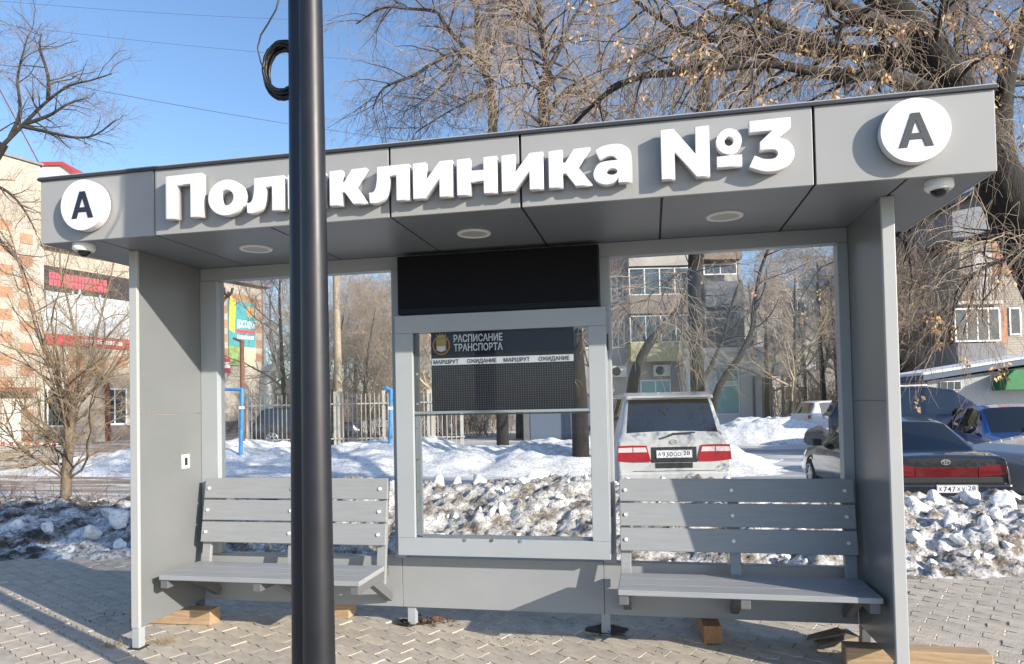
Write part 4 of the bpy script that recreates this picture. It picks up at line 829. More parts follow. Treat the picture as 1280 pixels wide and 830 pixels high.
inst('lettering', text_mesh('ДОСТАВКА', .15 * dh, 'print_white', .02, width=.68 * dw), d_b, (a0 + .30 * dw, .145, z0 + .60 * dh), UPRIGHT)
box('red_line', 'banner_pink', a0 + .26 * dw, a0 + .97 * dw, .138, .149, z0 + .51 * dh, z0 + .565 * dh, d_b, 0)
x = .30
while x < .93: w = rng.uniform(.03, .07); box('print_mark', 'print_white', a0 + x * dw, a0 + (x + w) * dw, .136, .149, z0 + .42 * dh, z0 + .475 * dh, d_b, 0); x += w + .02
rs = thing('shop_sign', 'small red and white sign at the near edge of the brick wall', 'sign', A, rz); s0 = UV(281, 456)[0]; z = UV(281, 456)[1]
box('plate', 'white_wall', s0 - .8, s0 + .6, .15, .235, z - .2, z + .2, rs, 0); box('stripe', 'banner_red', s0 - .8, s0 + .6, .14, .235, z + .203, z + .47, rs, 0); box('stripe', 'banner_red', s0 - .8, s0 + .6, .14, .235, z - .47, z - .203, rs, 0)
dl = thing('wall_lamp_bracket', 'dark curved bracket fixed to the brick wall', 'bracket', A, rz); s0, z = UV(281, 366)
MB().tube([(s0 - .35, -.3, z + .3), (s0 - .3, -.3, z - .1), (s0, -.3, z - .3), (s0 + .3, -.3, z + .05), (s0 + .4, -.3, z + .35)], .09, 8).build('bracket', 'trim_black', dl); MB().bar((s0, -.3, z - .28), (s0, .24, z - .28), .06, .06).build('stay', 'trim_black', dl)
# red roofed house behind
p = gnd(78, 66); hb = thing('red_roofed_house', 'red roofed house top showing behind the brick building', 'house', p, YAW)
k = 66 / FPX; zt = at(78, 218, 66).z - LOT; zr = at(60, 201, 66).z - LOT; zr2 = zr
box('wall', 'yellow_wall', -2.3, 3.2, 0, 6, 0, zt, hb, 0)
MB().prism([(-2.6, zt - .1), (-2.6, zr), (.3, zr), (2.0, zt - .1), (1.5, zt - .1), (.1, zr - .35), (-2.2, zr - .35), (-2.2, zt - .1)], -.3, 6.2).build('roof', 'red_roof', hb)
MB().prism([(-2.2, zt - .1), (-2.2, zr - .36), (.1, zr - .36), (1.45, zt - .1)], -.1, 5.9).build('gable', 'white_wall', hb)
# shed with grey gable and metal flue behind the fence
p = gnd(350, 37); sd = thing('grey_shed', 'grey gabled shed behind the picket fence', 'shed', p, YAW)
box('wall', 'facade_grey', -.7, 3.2, 0, 4, 0, 2.4, sd, 0); MB().prism([(-.9, 2.3), (1.2, 3.5), (3.4, 2.3), (3.4, 2.18), (1.2, 3.36), (-.9, 2.18)], -.3, 4.2).build('roof', 'pipe_metal', sd); MB().prism([(-.7, 2.41), (1.2, 3.35), (3.2, 2.41)], 0, .1).build('gable', 'facade_tile', sd)
p = gnd(334, 36); fl = thing('metal_flue', 'stubby galvanised flue tank beside the brick building corner', 'flue', p)
MB().tube([(0, 0, 0), (0, 0, 3.0), (.1, 0, 3.6), (.5, 0, 3.9), (.5, 0, 4.6)], [.42, .42, .4, .2, .2], 16).build('pipe', 'pipe_metal', fl); MB().tube([(.5, 0, 4.62), (.5, 0, 4.9)], [.3, .3], 12).build('cap', 'pipe_metal', fl)

# --- grey apartment block seen through the right opening
D = 42; K = D / FPX; p = gnd(640, D); ab = thing('apartment_block', 'grey panel apartment block with glazed loggias behind the van', 'building', p, YAW)
def ax(px): return (px - 640) * K
def az_(py, px=850): return float(at(px, py, D).z - LOT)
XE = ax(928)
box('wall', 'facade_grey', ax(610), XE, 0, 10, 0, 15.2, ab, 0)
box('roof', 'slate_roof', ax(606), XE + .2, -.3, 10.2, 15.2, 15.6, ab, 0)
flo = [az_(452) + i * 2.82 for i in range(5)]
def win(x0, x1, z0, z1, y, parent, npane=2, fr='white_frame', gl='window_glass'):
    w = box('window', fr, x0, x1, y - .06, y, z0, z1, parent, 0); st = (x1 - x0 - .08) / npane
    for i in range(npane): box('pane', gl, x0 + .08 + i * st, x0 + i * st + st, y - .075, y - .06, z0 + .08, z1 - .08, w, 0)
for fi, z in enumerate(flo[:4]):
    x0, x1 = ax(786), ax(862)
    box('balcony_parapet', ('facade_yellow', 'facade_brown', 'facade_grey', 'facade_beige')[fi], x0, x1, -1.1, -.02, z, z + 1.1, ab, 0)
    win(x0, x1, z + 1.1, z + 2.75, -.85, ab, 4)
    box('loggia_side', 'facade_beige', x1 - .02, x1 + .45, -1.0, -.02, z, z + 2.8, ab, 0)
    x0, x1 = ax(878), ax(924)
    box('balcony_parapet', ('facade_brown', 'parapet_pale', 'facade_brown', 'parapet_pale')[fi], x0, x1, -1.2, -.02, z + .3, z + 1.5 + (.9 if fi == 0 else .3), ab, 0)
    win(x0 + .1, x1 - .1, z + 2.3, z + 2.95, -.5, ab, 2)
    win(ax(766), ax(782), z + .9, z + 2.5, -.01, ab, 2); win(ax(700), ax(745), z + .9, z + 2.5, -.01, ab, 3); win(ax(640), ax(675), z + .9, z + 2.5, -.01, ab, 2)
win(ax(800), ax(838), az_(492), az_(474), -.02, ab, 2, gl='window_teal')
for px in (772, 826):
    a = box('air_conditioner', 'ac_unit', ax(px) - .5, ax(px) + .5, -.45, -.02, az_(470), az_(456), ab, 0); inst('fan_grille', disc_mesh(.26, -.02, 20, 'y', 'trim_black'), a, (ax(px) - .12, -.452, (az_(470) + az_(456)) / 2))
sf = thing('ground_floor_shop', 'pale tiled shop front with teal windows at the foot of the block', 'shop', p, YAW)
box('wall', 'facade_tile', ax(850), ax(950), -1.6, -.02, 0, az_(444), sf, 0); box('ledge', 'white_wall', ax(848), ax(952), -1.75, -.02, az_(444) + .003, az_(438), sf, 0)
for z0, z1 in ((480, 461), (519, 483)): win(ax(884), ax(913), az_(z0), az_(z1), -1.605, sf, 1, gl='window_teal')
win(ax(852), ax(868), az_(519), az_(470), -1.605, sf, 1, gl='window_teal')
for px in (914, 948): box('tile_joint', 'facade_grey', ax(px), ax(px) + .03, -1.605, -1.6, 0, az_(446), sf, 0)
box('drain_pipe', 'kiosk_trim', ax(929), ax(931), -1.75, -1.62, 0, az_(430), sf, 0)
cp = thing('entrance_canopy', 'white flat canopy on thin posts beside the shop', 'canopy', gnd(961, 40), YAW); kk = 40 / FPX
box('roof_slab', 'white_wall', -20 * kk, 20 * kk, -1, 1.5, az_(473), az_(457), cp, 0)
for x in (-14, -4, 10): box('post', 'bench_steel', x * kk - .06, x * kk + .06, -.9, -.78, 0, az_(473) - .003, cp, 0)
p = gnd(985, 74); fb = thing('pale_block', 'pale distant apartment block between the bare trees', 'building', p, YAW); kk = 74 / FPX
box('wall', 'facade_grey', -52 * kk, 60 * kk, 0, 10, 0, 13.5, fb, 0)
for j in range(4):
    for i in range(5): win(-46 * kk + i * 20 * kk, -36 * kk + i * 20 * kk, 1.4 + j * 3, 2.9 + j * 3, -.01, fb, 1)
# --- brick apartment block at the right
D = 31; K = D / FPX; p = gnd(1246, D); rb = thing('brick_apartment_block', 'pale brick apartment block with corner balconies at the right edge', 'building', p, YAW)
def bz(py, px=1220): return float(at(px, py, D).z - LOT)
box('wall', 'silicate_brick', 0, 9, 0, 9, 0, bz(236), rb, 0); box('roof', 'slate_roof', -.3, 9.3, -.4, 9.4, bz(236), bz(229), rb, 0)
for za, zb in ((468, 318), (300, 236)): box('red_band', 'red_brick', .0, .55, -.02, .0, bz(430), bz(385), rb, 0) if za == 468 else box('red_band', 'red_brick', .0, 1.0, -.02, .0, bz(342), bz(300), rb, 0)
win(.62, 1.15, bz(420), bz(385), -.01, rb, 1); win(2.4, 3.6, bz(420), bz(385), -.01, rb, 2); win(.55, 1.5, bz(330), bz(285), -.01, rb, 2); win(2.4, 3.6, bz(330), bz(290), -.01, rb, 2)
X0 = -58 * K
box('balcony_parapet', 'parapet_pale', X0, -.02, -.6, 2.4, bz(464), bz(430), rb, 0); win(X0, -.06, bz(428), bz(386), -.4, rb, 4)
box('balcony_floor', 'concrete', X0 + .1, -.02, -.6, 2.4, bz(382), bz(378), rb, 0)
bg_ = MB()
for i in range(12): bg_.box(X0 + .2 + i * .14, X0 + .225 + i * .14, -.58, -.55, bz(378), bz(348))
bg_.box(X0 + .1, -.02, -.6, -.53, bz(348), bz(345)); bg_.build('balcony_railing', 'rust_brown', rb)
box('balcony_door', 'kiosk_wall', -.9, -.05, -.05, .0, bz(375), bz(312), rb, 0); box('balcony_wall', 'silicate_brick', X0 + .6, -.001, .0, 2.4, bz(376), bz(300), rb, 0)
MB().prism([(X0 - .1, bz(300)), (0, bz(296)), (0, bz(266)), (X0 * .5, bz(262)), (X0 - .1, bz(268))], -.7, 2.4).build('top_balcony', 'parapet_pale', rb)
# --- kiosk with snowy roof and green awning
D = 23; K = D / FPX; p = gnd(1215, D); ks = thing('roadside_kiosk', 'pale kiosk with snow covered sloping roof and green awning', 'kiosk', p, YAW - .12)
def kz(py, px=1215): return float(at(px, py, D).z - LOT)
w0, w1 = -60 * K, 130 * K
MB().hexa([(w0 + .2, 0, 0), (w1, 0, 0), (w1, 3, 0), (w0 + .2, 3, 0), (w0 + .2, 0, kz(475)), (w1, 0, kz(452)), (w1, 3, kz(452)), (w0 + .2, 3, kz(475))]).build('wall', 'kiosk_wall', ks)
def slab(z0l, z0r, th, y0, y1): return [(w0 - .1, y0, z0l), (w1, y0, z0r), (w1, y1, z0r), (w0 - .1, y1, z0l), (w0 - .1, y0, z0l + th), (w1, y0, z0r + th), (w1, y1, z0r + th), (w0 - .1, y1, z0l + th)]
MB().hexa(slab(kz(475) + .01, kz(447) + .01, .16, -.4, 3.3)).build('roof_edge', 'kiosk_trim', ks); MB().hexa(slab(kz(475) + .172, kz(447) + .172, .10, -.36, 3.3)).build('roof_snow', 'far_snow', ks, .05)
z0, z1 = kz(489), kz(464); aw = [(22 * K, 0, z0), (100 * K, 0, z0), (100 * K, 0, z1), (34 * K, 0, z1), (26 * K, 0, z1 - .2)]
MB().prism([(q[0], q[2]) for q in aw], -.75, -.01).build('awning', 'awning_green', ks, .03)
wv = box('window', 'white_frame', -38 * K, -14 * K, -.05, 0, kz(487), kz(476), ks, 0)
for i in range(3): box('pane', 'window_glass', (-37 + i * 8) * K, (-30.5 + i * 8) * K, -.065, -.05, kz(486.3), kz(476.7), wv, 0)

# ------------------------------------------------------------------ fence, blue bars, utility pole, wires
fa, fb_ = gnd(296, 26.5), gnd(580, 25.8); fd = fb_ - fa; FL = fd.length; frz = math.atan2(fd.y, fd.x)
fc = thing('picket_fence', 'white metal picket fence with concrete posts across the yard', 'fence', fa, frz)
for z in (.45, 1.75): MB().box(0, FL, -.02, .02, z, z + .05).build('rail', 'fence_white', fc)
pk = MB().box(-.011, .011, -.045, -.021, .2, 2.15).mesh('picket', 'fence_white')
for i in range(int(FL / .17)): inst('picket', pk, fc, (.08 + i * .17, 0, 0))
for px in (300, 360, 418, 478, 538, 577):
    q = (gnd(px, 26) - fa).dot(fd.normalized()); wd = .13 if px in (418, 538) else .05
    box('post', 'concrete' if wd > .1 else 'fence_white', q - wd, q + wd, .05, .05 + 2 * wd, 0, 2.25, fc, 0)
def bluebar(px, D, label, tops):
    p = gnd(px, D); t = thing('exercise_bar', label, 'exercise bar', p, YAW, 'blue exercise bars in the snowy yard')
    K = D / FPX; zt = at(px, 487, D).z - LOT
    MB().tube([(-.02, 0, -.1), (.06, 0, zt)], .055, 10).build('post', 'blue_bar', t)
    for a, b_ in tops: MB().tube([a(zt), b_(zt)], .045, 8).build('cross_bar', 'blue_bar', t)
    box('sleeve', 'plastic_white', -.02, .10, -.062, .062, zt - .55, zt - .47, t, .01)
bluebar(300, 19.5, 'blue pull up bar post near the brick building', [(lambda z: Vector((.06, 0, z)), lambda z: Vector((-1.5, .5, z + .05)))])
bluebar(486, 19.0, 'blue bar post with short top beside the cabinet frame', [(lambda z: Vector((-.08, -.1, z + .06)), lambda z: Vector((.12, .3, z - .05)))])
p = gnd(303, 22); sp = thing('rusty_post', 'thin rusty post behind the blue bar', 'post', p); MB().tube([(0, 0, 0), (0, 0, at(303, 425, 22).z - LOT)], .07, 8).build('pole', 'rust_brown', sp); MB().tube([(0, 0, at(303, 427, 22).z - LOT), (-.3, 0, at(303, 422, 22).z - LOT)], .04, 6).build('arm', 'rust_brown', sp)
p = gnd(424, 29); up_ = thing('utility_pole', 'tall pale wooden utility pole behind the fence', 'pole', p); MB().tube([(0, 0, 0), (-.1, 0, 9.5)], [.17, .12], 12).build('pole', 'wood_pole', up_); MB().bar((-.7, 0, 9.0), (.5, 0, 9.0), .09, .09).build('crossarm', 'wood_pole', up_)
def wire(name, label, a, b_, sag, r=.012, mt='cable_black'):
    P = [a.lerp(b_, t / 24) - Vector((0, 0, sag * 4 * (t / 24) * (1 - t / 24))) for t in range(25)]
    o0 = P[0]; t = thing(name, label, 'wire', o0); MB().tube([q - o0 for q in P], r, 5).build('strand', mt, t); return t
wire('overhead_wire', 'lowest overhead wire sloping down to the pole', at(-60, 76, 24), at(560, 182, 34), .25, .010)
wire('overhead_wire', 'topmost faint overhead wire across the sky', at(-80, -6, 30), at(700, 24, 42), .55, .006)
wire('overhead_wire', 'middle faint overhead wire across the sky', at(-80, 20, 30), at(700, 84, 42), .5, .006)
MB_ = thing('red_mast_stay', 'thin reddish stay leaning over the brick building', 'mast', at(-20, 75, 38)); q0 = at(-20, 75, 38); MB().tube([Vector((0, 0, 0)), at(52, 210, 42) - q0], .035, 6).build('stay', 'rust_brown', MB_)
# barrier tape at far left
a, b_ = gnd(-10, 21, .55), gnd(75, 21, .45); t = thing('barrier_tape', 'red and white barrier tape strung low at the far left', 'tape', a); N = 16
for mt, ph in (('tape_red', 0), ('plastic_white', 1)):
    m = MB()
    for i in range(ph, N, 2):
        P0 = (b_ - a) * (i / N); P1 = (b_ - a) * ((i + 1) / N); m.bar(P0, P1, .01, .09)
    m.build('tape_band', mt, t)

# ------------------------------------------------------------------ cars
def interp(keys, x):
    for i in range(len(keys) - 1):
        if x <= keys[i + 1][0]:
            a, b_ = keys[i], keys[i + 1]; t = (x - a[0]) / (b_[0] - a[0] + 1e-9); return [a[j] + (b_[j] - a[j]) * t for j in range(1, len(a))]
    return list(keys[-1][1:])
def car(name, label, spec, paint, loc, rz, cat='car'):
    """local +x is forward, rear bumper at x=0; spec keys: x, z_bottom, z_belt, z_top, w_low, w_belt, w_top"""
    t = thing(name, label, cat, loc, rz, 'cars parked behind the snow bank')
    keys = spec['keys']; Lc = keys[-1][0]; xs = sorted(set([k[0] for k in keys] + list(np.linspace(0, Lc, 46))))
    P = []
    for x in xs:
        zb, zl, zt, wl, wb, wt = interp(keys, x); gh = max(zt - zl, .0)
        half = [(0, zb), (.78 * wl, zb), (.94 * wl, zb + .05), (wl, zb + .16), (wl + .012, zb + (zl - zb) * .55), (wb + .004, zl - .10), (wb - .012, zl - .015), (wb - .02, zl)]
        for q in (.33, .66, .93): half.append((wb - .02 + (wt - wb + .02) * q, zl + gh * q * .96))
        half += [(wt * .93, zt - .012 if gh > .1 else zt), (wt * .7, zt + .008), (wt * .35, zt + .018), (0, zt + .022)]
        P.append(half)
    n = len(P[0]); full = []
    for h_ in P: full.append([(y, z) for y, z in h_] + [(-y, z) for y, z in h_[-2:0:-1]])
    m = len(full[0]); V = [(x, y, z) for x, ring_ in zip(xs, full) for y, z in ring_]
    parts = {}
    def rowof(j): j = j if j < n - 1 else m - 1 - j; return j                     # strip index in the half section
    for i in range(len(xs) - 1):
        xm = (xs[i] + xs[i + 1]) / 2
        for j in range(m):
            r = rowof(j); k = 'body'; side = 'L' if j < n - 1 else 'R'
            if 7 <= r <= 9:
                for q, (a, b_) in enumerate(spec['side']):
                    if a < xm < b_: k = 'side_window%d%s' % (q, side)
            if r >= 11:
                if spec['rear'][0] < xm < spec['rear'][1]: k = 'rear_window'
                if spec['front'][0] < xm < spec['front'][1]: k = 'windshield'
            parts.setdefault(k, []).append((i * m + j, i * m + (j + 1) % m, (i + 1) * m + (j + 1) % m, (i + 1) * m + j))
    body = parts['body'] + [tuple(range(m))[::-1], tuple((len(xs) - 1) * m + j for j in range(m))]
    bo = None
    for k, F in parts.items():
        F = body if k == 'body' else F; used = sorted({v for f in F for v in f}); mp_ = {v: q for q, v in enumerate(used)}
        mb = MB().add([V[v] for v in used], [tuple(mp_[v] for v in f) for f in F], True); nm = k.rstrip('0123456789LR') if k.startswith('side') else k
        o = mb.build(nm, paint if k == 'body' else 'car_glass', t)
        me = o.data; bm = bmesh.new(); bm.from_mesh(me); bmesh.ops.recalc_face_normals(bm, faces=bm.faces); bm.to_mesh(me); bm.free()
        if k == 'body':
            bo = o; o.data.polygons[-1].use_smooth = False; o.data.polygons[-2].use_smooth = False
            es = o.modifiers.new('split', 'EDGE_SPLIT'); es.split_angle = .9
    zl = interp(keys, Lc * .5); cabin = [spec['rear'][0] + .25, spec['front'][1] - .1]
    box('interior', 'trim_black', cabin[0] + .2, cabin[1] - .5, -zl[4] * .78, zl[4] * .78, .35, zl[1] + .06, t, 0)
    for xx in spec.get('seats', (Lc * .38, Lc * .56)):
        for yy in (-.36, .36): box('seat', 'trim_black', xx, xx + .14, yy - .22, yy + .22, .5, zl[1] + .26, t, .05)
    R = spec['wheel']
    for xw in spec['axles']:
        for sd in (1, -1):
            wd = interp(keys, xw)[3] + .012
            wl_ = inst('wheel', tyre_mesh(R), t, (xw, sd * (wd - .02), R)); wl_.rotation_euler = (0, 0, 0 if sd > 0 else math.pi)
            inst('rim', rim_mesh(R * .64), wl_, (0, .012, 0)); inst('wheel_arch', arch_mesh(R * 1.13), wl_, (0, -.004, .015))
    for sd in (1, -1):
        xm, zm = spec['mirror']; wm = interp(keys, xm)[4]
        MB().box(xm - .10, xm + .05, sd * (wm + .09) - .08, sd * (wm + .09) + .08, zm, zm + .13).build('mirror', spec.get('mirror_mat', 'trim_black'), t, .03)
    return t
_cache = {}
def tyre_mesh(R):
    if ('t', R) not in _cache: _cache[('t', R)] = disc_mesh(R, .026, 32, 'y', 'tyre')
    return _cache[('t', R)]
def rim_mesh(R):
    if ('r', R) not in _cache:
        m = MB(); me0 = None
        for k in range(7):
            a = 2 * math.pi * k / 7; c, s = math.cos(a), math.sin(a); c2, s2 = -s, c
            m.hexa([(-.03 * c2, .016, -.03 * s2), (.03 * c2, .016, .03 * s2), (R * c + .035 * c2, .016, R * s + .035 * s2), (R * c - .035 * c2, .016, R * s - .035 * s2), (-.03 * c2, .024, -.03 * s2), (.03 * c2, .024, .03 * s2), (R * c + .035 * c2, .024, R * s + .035 * s2), (R * c - .035 * c2, .024, R * s - .035 * s2)])
        m.tube([(R * math.cos(2 * math.pi * k / 28), .02, R * math.sin(2 * math.pi * k / 28)) for k in range(29)], .02, 6, False)
        _cache[('r', R)] = m.mesh('rim', 'rim')
    return _cache[('r', R)]
def arch_mesh(R):
    if ('a', R) not in _cache:
        m = MB(); m.tube([(R * math.cos(a), .0, R * math.sin(a)) for a in [math.pi * (-.05 + 1.1 * k / 20) for k in range(21)]], .022, 6); m.add([(R * math.cos(math.pi * (-.05 + 1.1 * k / 20)), -.002, R * math.sin(math.pi * (-.05 + 1.1 * k / 20))) for k in range(21)], [tuple(range(21))])
        _cache[('a', R)] = m.mesh('arch', 'trim_black')
    return _cache[('a', R)]
REARUP = (math.pi / 2, 0, -math.pi / 2)          # text read from behind the car
def plate(t, x, y, z, s1, s2, s3):
    p = box('number_plate', 'print_white', x - .012, x, y - .26, y + .26, z - .056, z + .056, t, .004)
    rim_ = MB()
    for a, b_, c, d in ((-.255, .255, .048, .052), (-.255, .255, -.052, -.048), (-.255, -.251, -.048, .048), (.251, .255, -.048, .048), (-.115, -.111, -.048, .048)): rim_.box(x - .0135, x - .0121, y + a, y + b_, z + c, z + d)
    rim_.build('plate_border', 'letter_dark', p)
    for s, size, off, dz, wd in s1: inst('lettering', text_mesh(s, size, 'letter_dark', .0008, width=wd), p, (x - .0135, y + off, z + dz), REARUP)
def logo(t, x, y, z, rx=.06, rz_=.042, cross=False):
    o = inst('badge', glyph_mesh([ell(0, 0, rx, rz_, 28), ell(0, 0, rx * .82, rz_ * .76, 28)], .008, 'chrome', .001), t, (x, y, z), REARUP)
    if cross:
        inst('badge_ring', glyph_mesh([ell(0, 0, rx * .34, rz_ * .9, 24), ell(0, 0, rx * .2, rz_ * .7, 24)], .007, 'chrome', .001), o); inst('badge_ring', glyph_mesh([ell(0, rz_ * .35, rx * .7, rz_ * .42, 24), ell(0, rz_ * .35, rx * .52, rz_ * .24, 24)], .007, 'chrome', .001), o)
    else: inst('badge_bar', glyph_mesh([[(-rx, -.008), (-rx, .008), (rx, .008), (rx, -.008)]], .010, 'chrome', .001), o)
# silver minivan, rear towards the shelter
S = 1 / 1.05
van = dict(keys=[(0, .42, .98, .985, .78, .78, .70), (.05, .30, 1.00, 1.02, .835, .83, .72), (.10, .28, 1.005, 1.10, .845, .835, .72), (.34, .25, 1.01, 1.585, .85, .84, .645), (.42, .25, 1.01, 1.63, .85, .84, .64), (.8, .23, 1.0, 1.665, .85, .84, .635), (2.2, .22, .98, 1.68, .85, .84, .635), (3.1, .22, .97, 1.60, .85, .84, .62), (3.95, .22, .96, 1.0, .85, .82, .70), (4.5, .24, .85, .88, .83, .78, .66), (4.72, .35, .70, .72, .74, .70, .6)],
           side=[(.55, 1.35), (1.42, 2.25), (2.32, 3.2)], rear=(.085, .345), front=(3.1, 3.95), axles=(.85, 3.75), wheel=.31, mirror=(3.15, 1.0))
p = gnd(840, 9.45, -.07)
vt = car('silver_minivan', 'silver minivan seen from behind through the right window', van, 'paint_silver', p, math.pi / 2 + .155, 'van'); vt.scale = (S, S * .975, S * 1.0)
for sd in (1, -1):
    def zz(pts, x0, x1, nm, mt, par=vt): return MB().add([(x0, sd * y, z) for y, z in pts] + [(x1, sd * y, z) for y, z in pts], [tuple(range(len(pts))), tuple(range(2 * len(pts) - 1, len(pts) - 1, -1))] + [(i, (i + 1) % len(pts), (i + 1) % len(pts) + len(pts), i + len(pts)) for i in range(len(pts))]).build(nm, mt, par, .006)
    tl = zz([(.34, .70), (.40, .92), (.59, .925), (.59, .70)], -.018, .03, 'tail_light', 'lamp_red'); zz([(.392, .835), (.41, .895), (.585, .897), (.585, .835)], -.024, -.0185, 'clear_lens', 'lamp_clear', tl)
    tl = zz([(.60, .70), (.60, .925), (.80, .92), (.82, .72)], -.016, .09, 'tail_light', 'lamp_red'); zz([(.605, .835), (.605, .897), (.80, .893), (.805, .835)], -.0225, -.0165, 'clear_lens', 'lamp_clear', tl)
box('plate_recess', 'trim_black', -.006, .02, -.33, .33, .68, .90, vt, .004); box('lower_slot', 'trim_black', -.008, .02, -.27, .27, .60, .675, vt, .004)
plate(vt, -.010, 0, .80, [('А', .075, .235, -.028, .05), ('930', .100, .175, -.035, .155), ('О', .075, .008, -.028, .05), ('О', .075, -.052, -.028, .05), ('28', .085, -.130, -.018, .10)], 0, 0)
logo(vt, -.006, 0, 1.0 - .03, .055, .036)
MB().hexa([(-.045, -.80, .33), (-.045, .80, .33), (.2, .845, .33), (.2, -.845, .33), (-.05, -.80, .55), (-.05, .80, .55), (.2, .852, .55), (.2, -.852, .55)]).build('bumper', 'paint_silver', vt, .03)
box('seam', 'trim_black', -.003, .01, -.60, .60, .556, .564, vt, 0)
MB().hexa([(.25, -.66, 1.575), (.25, .66, 1.575), (.55, .66, 1.635), (.55, -.66, 1.635), (.22, -.64, 1.63), (.22, .64, 1.63), (.60, .64, 1.69), (.60, -.64, 1.69)]).build('spoiler', 'paint_silver', vt, .02)
box('spoiler_lip', 'trim_black', .236, .26, -.56, .56, 1.592, 1.622, vt, .004)
MB().bar((.03, .0, 1.075), (.012, .20, 1.015), .022, .022).build('wiper', 'trim_black', vt); MB().bar((.035, -.32, 1.10), (.045, .02, 1.085), .015, .02).build('wiper', 'trim_black', vt)
# dark sedan
sed = dict(keys=[(0, .44, .86, .90, .74, .76, .70), (.05, .28, .90, .935, .82, .80, .72), (.30, .22, .93, .97, .845, .82, .72), (.62, .21, .93, .985, .85, .83, .68), (1.35, .2, .93, 1.37, .85, .83, .585), (1.75, .2, .925, 1.435, .85, .83, .58), (2.2, .2, .92, 1.435, .85, .83, .58), (2.6, .2, .915, 1.385, .85, .83, .59), (3.35, .2, .90, .94, .85, .82, .70), (4.2, .22, .80, .83, .83, .78, .66), (4.5, .20, .70, .72, .80, .75, .62), (4.62, .24, .58, .60, .74, .70, .6)],
           side=[(1.05, 1.75), (1.82, 2.85)], rear=(.66, 1.34), front=(2.62, 3.34), axles=(.95, 3.65), wheel=.31, mirror=(2.95, .92))
RR = gnd(1262, 9.0, LOT - .02); th = -math.radians(9)
cf = Vector((math.cos(YAW) * -math.sin(th) + -math.sin(YAW) * math.cos(th), math.sin(YAW) * -math.sin(th) + math.cos(YAW) * math.cos(th), 0)); cl = Vector((-cf.y, cf.x, 0))
st = car('dark_sedan', 'dark grey sedan with full width red tail lights behind the right wall', sed, 'paint_dark', RR + cl * .80, math.atan2(cf.y, cf.x)); st.scale = (S, S, S * .98)
tb = box('light_band', 'lamp_dark_red', -.014, .03, -.40, .40, .66, .79, st, .006)
for sd in (1, -1):
    MB().add([(-.016, sd * .405, .66), (-.016, sd * .76, .69), (-.016, sd * .76, .83), (-.016, sd * .52, .82), (-.016, sd * .405, .79), (.10, sd * .405, .66), (.10, sd * .825, .69), (.10, sd * .825, .83), (.10, sd * .52, .82), (.10, sd * .405, .79)], [(0, 1, 2, 3, 4), (9, 8, 7, 6, 5), (0, 5, 6, 1), (1, 6, 7, 2), (2, 7, 8, 3), (3, 8, 9, 4), (4, 9, 5, 0)]).build('tail_light', 'lamp_muted', st, .005)
    MB().add([(-.0185, sd * .45, .70), (-.0185, sd * .74, .715), (-.0185, sd * .74, .75), (-.0185, sd * .45, .74), (-.0165, sd * .45, .70), (-.0165, sd * .74, .715), (-.0165, sd * .74, .75), (-.0165, sd * .45, .74)], [(0, 1, 2, 3), (7, 6, 5, 4), (0, 4, 5, 1), (1, 5, 6, 2), (2, 6, 7, 3), (3, 7, 4, 0)]).build('lens_line', 'lamp_dark_red', st)
    box('headlight', 'headlamp', 4.42, 4.585, sd * .62 - .12, sd * .62 + .12, .60, .70, st, .03)
MB().hexa([(-.07, -.80, .30), (-.07, .80, .30), (.2, .845, .28), (.2, -.845, .28), (-.075, -.80, .56), (-.075, .80, .56), (.2, .852, .58), (.2, -.852, .58)]).build('bumper', 'paint_dark', st, .03)
box('lower_panel', 'trim_black', -.012, .03, -.72, .72, .575, .655, st, .004)
plate(st, -.077, -.10, .50, [('Х', .075, .235, -.028, .045), ('747', .100, .175, -.035, .155), ('Х', .075, .008, -.028, .05), ('У', .075, -.052, -.028, .05), ('28', .085, -.130, -.018, .10)], 0, 0)
logo(st, -.004, 0, .865, .062, .040, True)
# others
def turned(px, depth, dx, dz_, z=LOT):
    f_ = Vector((-math.sin(YAW), math.cos(YAW), 0)) * dz_ + Vector((math.cos(YAW), math.sin(YAW), 0)) * dx; return gnd(px, depth, z), math.atan2(f_.y, f_.x)
suv = dict(keys=[(0, .45, .98, 1.0, .80, .80, .72), (.08, .32, 1.02, 1.08, .87, .86, .70), (.35, .28, 1.04, 1.58, .89, .87, .66), (.7, .26, 1.03, 1.66, .9, .87, .66), (2.3, .26, 1.02, 1.68, .9, .87, .66), (2.9, .26, 1.01, 1.60, .9, .87, .66), (3.65, .28, 1.0, 1.04, .89, .85, .74), (4.3, .3, .92, .95, .87, .82, .7), (4.6, .4, .75, .78, .8, .75, .65)],
           side=[(.5, 1.25), (1.33, 2.15), (2.22, 3.0)], rear=(.09, .36), front=(2.92, 3.64), axles=(.85, 3.65), wheel=.36, mirror=(2.95, 1.02))
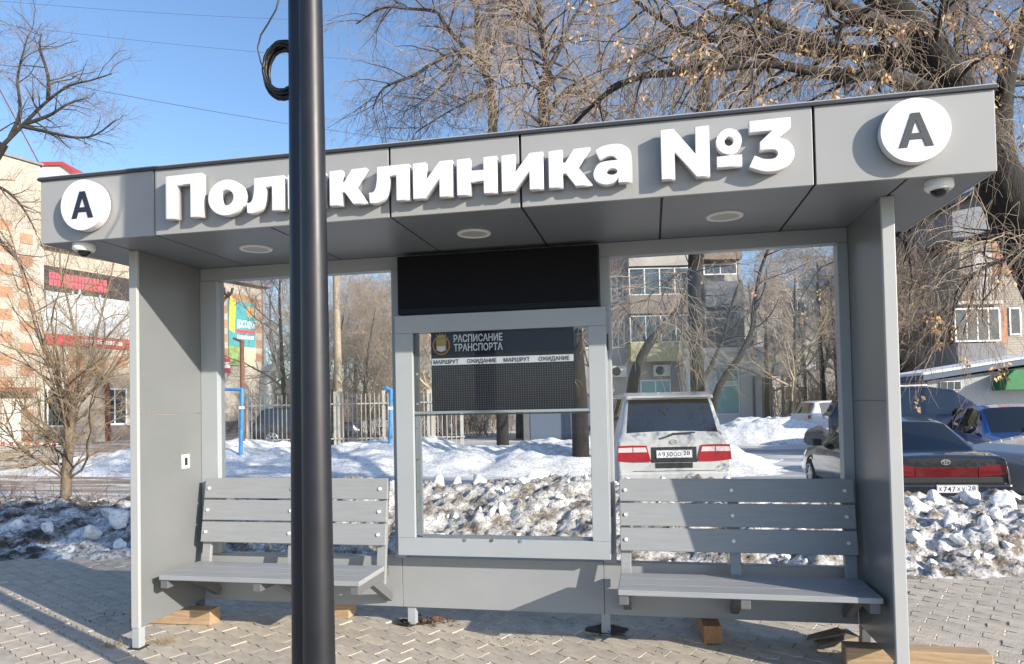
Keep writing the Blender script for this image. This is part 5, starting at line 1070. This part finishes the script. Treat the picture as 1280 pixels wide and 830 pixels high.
l0, a = turned(1030, 20.5, .95, -.32); t = car('dark_wagon', 'tall navy wagon parked left of the kiosk', suv, 'paint_navy', l0, a); t.scale = (1.08, 1.05, 1.13); MB().hexa([(.75, -.60, 1.672), (2.35, -.60, 1.690), (2.35, .60, 1.690), (.75, .60, 1.672), (.75, -.58, 1.72), (2.35, -.58, 1.735), (2.35, .58, 1.735), (.75, .58, 1.72)]).build('roof_snow', 'far_snow', t, .02)
l0, a = turned(1213, 15.9, -.30, -.95); t = car('blue_car', 'bright blue car facing the shelter behind the sedan', sed, 'paint_blue', l0, a)
for sd in (1, -1): box('headlight', 'headlamp', 4.40, 4.60, sd * .6 - .15, sd * .6 + .15, .58, .70, t, .03)
l0, a = turned(1540, 11.1, -.975, -.20, LOT + .06); t = car('grey_car', 'silver grey car entering at the right edge', sed, 'paint_grey', l0, a); t['label'] = 'silver grey car nose first at the right edge of the picture'
for sd in (1, -1): box('headlight', 'headlamp', 4.40, 4.60, sd * .6 - .15, sd * .6 + .15, .58, .70, t, .03)
l0, a = turned(998, 29.8, .97, .22); t = car('white_crossover', 'white crossover parked far behind beside the snow mound', suv, 'paint_white', l0, a); t.scale = (.95, .95, .9)
for sd in (1, -1): box('tail_light', 'lamp_red', -.01, .06, sd * .70 - .10, sd * .70 + .10, .85, 1.02, t, .01)
l0, a = turned(1072, 23.5, -.98, -.2); t = car('slate_car', 'slate blue car nose showing in front of the white crossover', sed, 'paint_slate', gnd(1176, 23.0, LOT - .10), a)
l0, a = turned(316, 31, .96, .25); t = car('black_car', 'black car behind the picket fence beside the shed', suv, 'paint_dark', l0, a)
l0, a = turned(452, 36, .97, .2); t = car('white_hatchback', 'white car behind the picket fence near the utility pole', sed, 'paint_white', l0, a)
p = gnd(690, 31); t = thing('metal_garage', 'low dark garage behind the snow ridge beside the thick trunk', 'garage', p, YAW)
box('wall', 'garage_dark', -1.3, 2.6, 0, 4, 0, 2.1, t, 0); box('roof', 'slate_roof', -1.45, 2.75, -.15, 4.1, 2.1, 2.22, t, 0)
for k in (0, 1): box('door_leaf', 'kiosk_trim', -1.0 + k * 1.52, .5 + k * 1.52, -.03, -.001, .05, 1.95, t, 0)
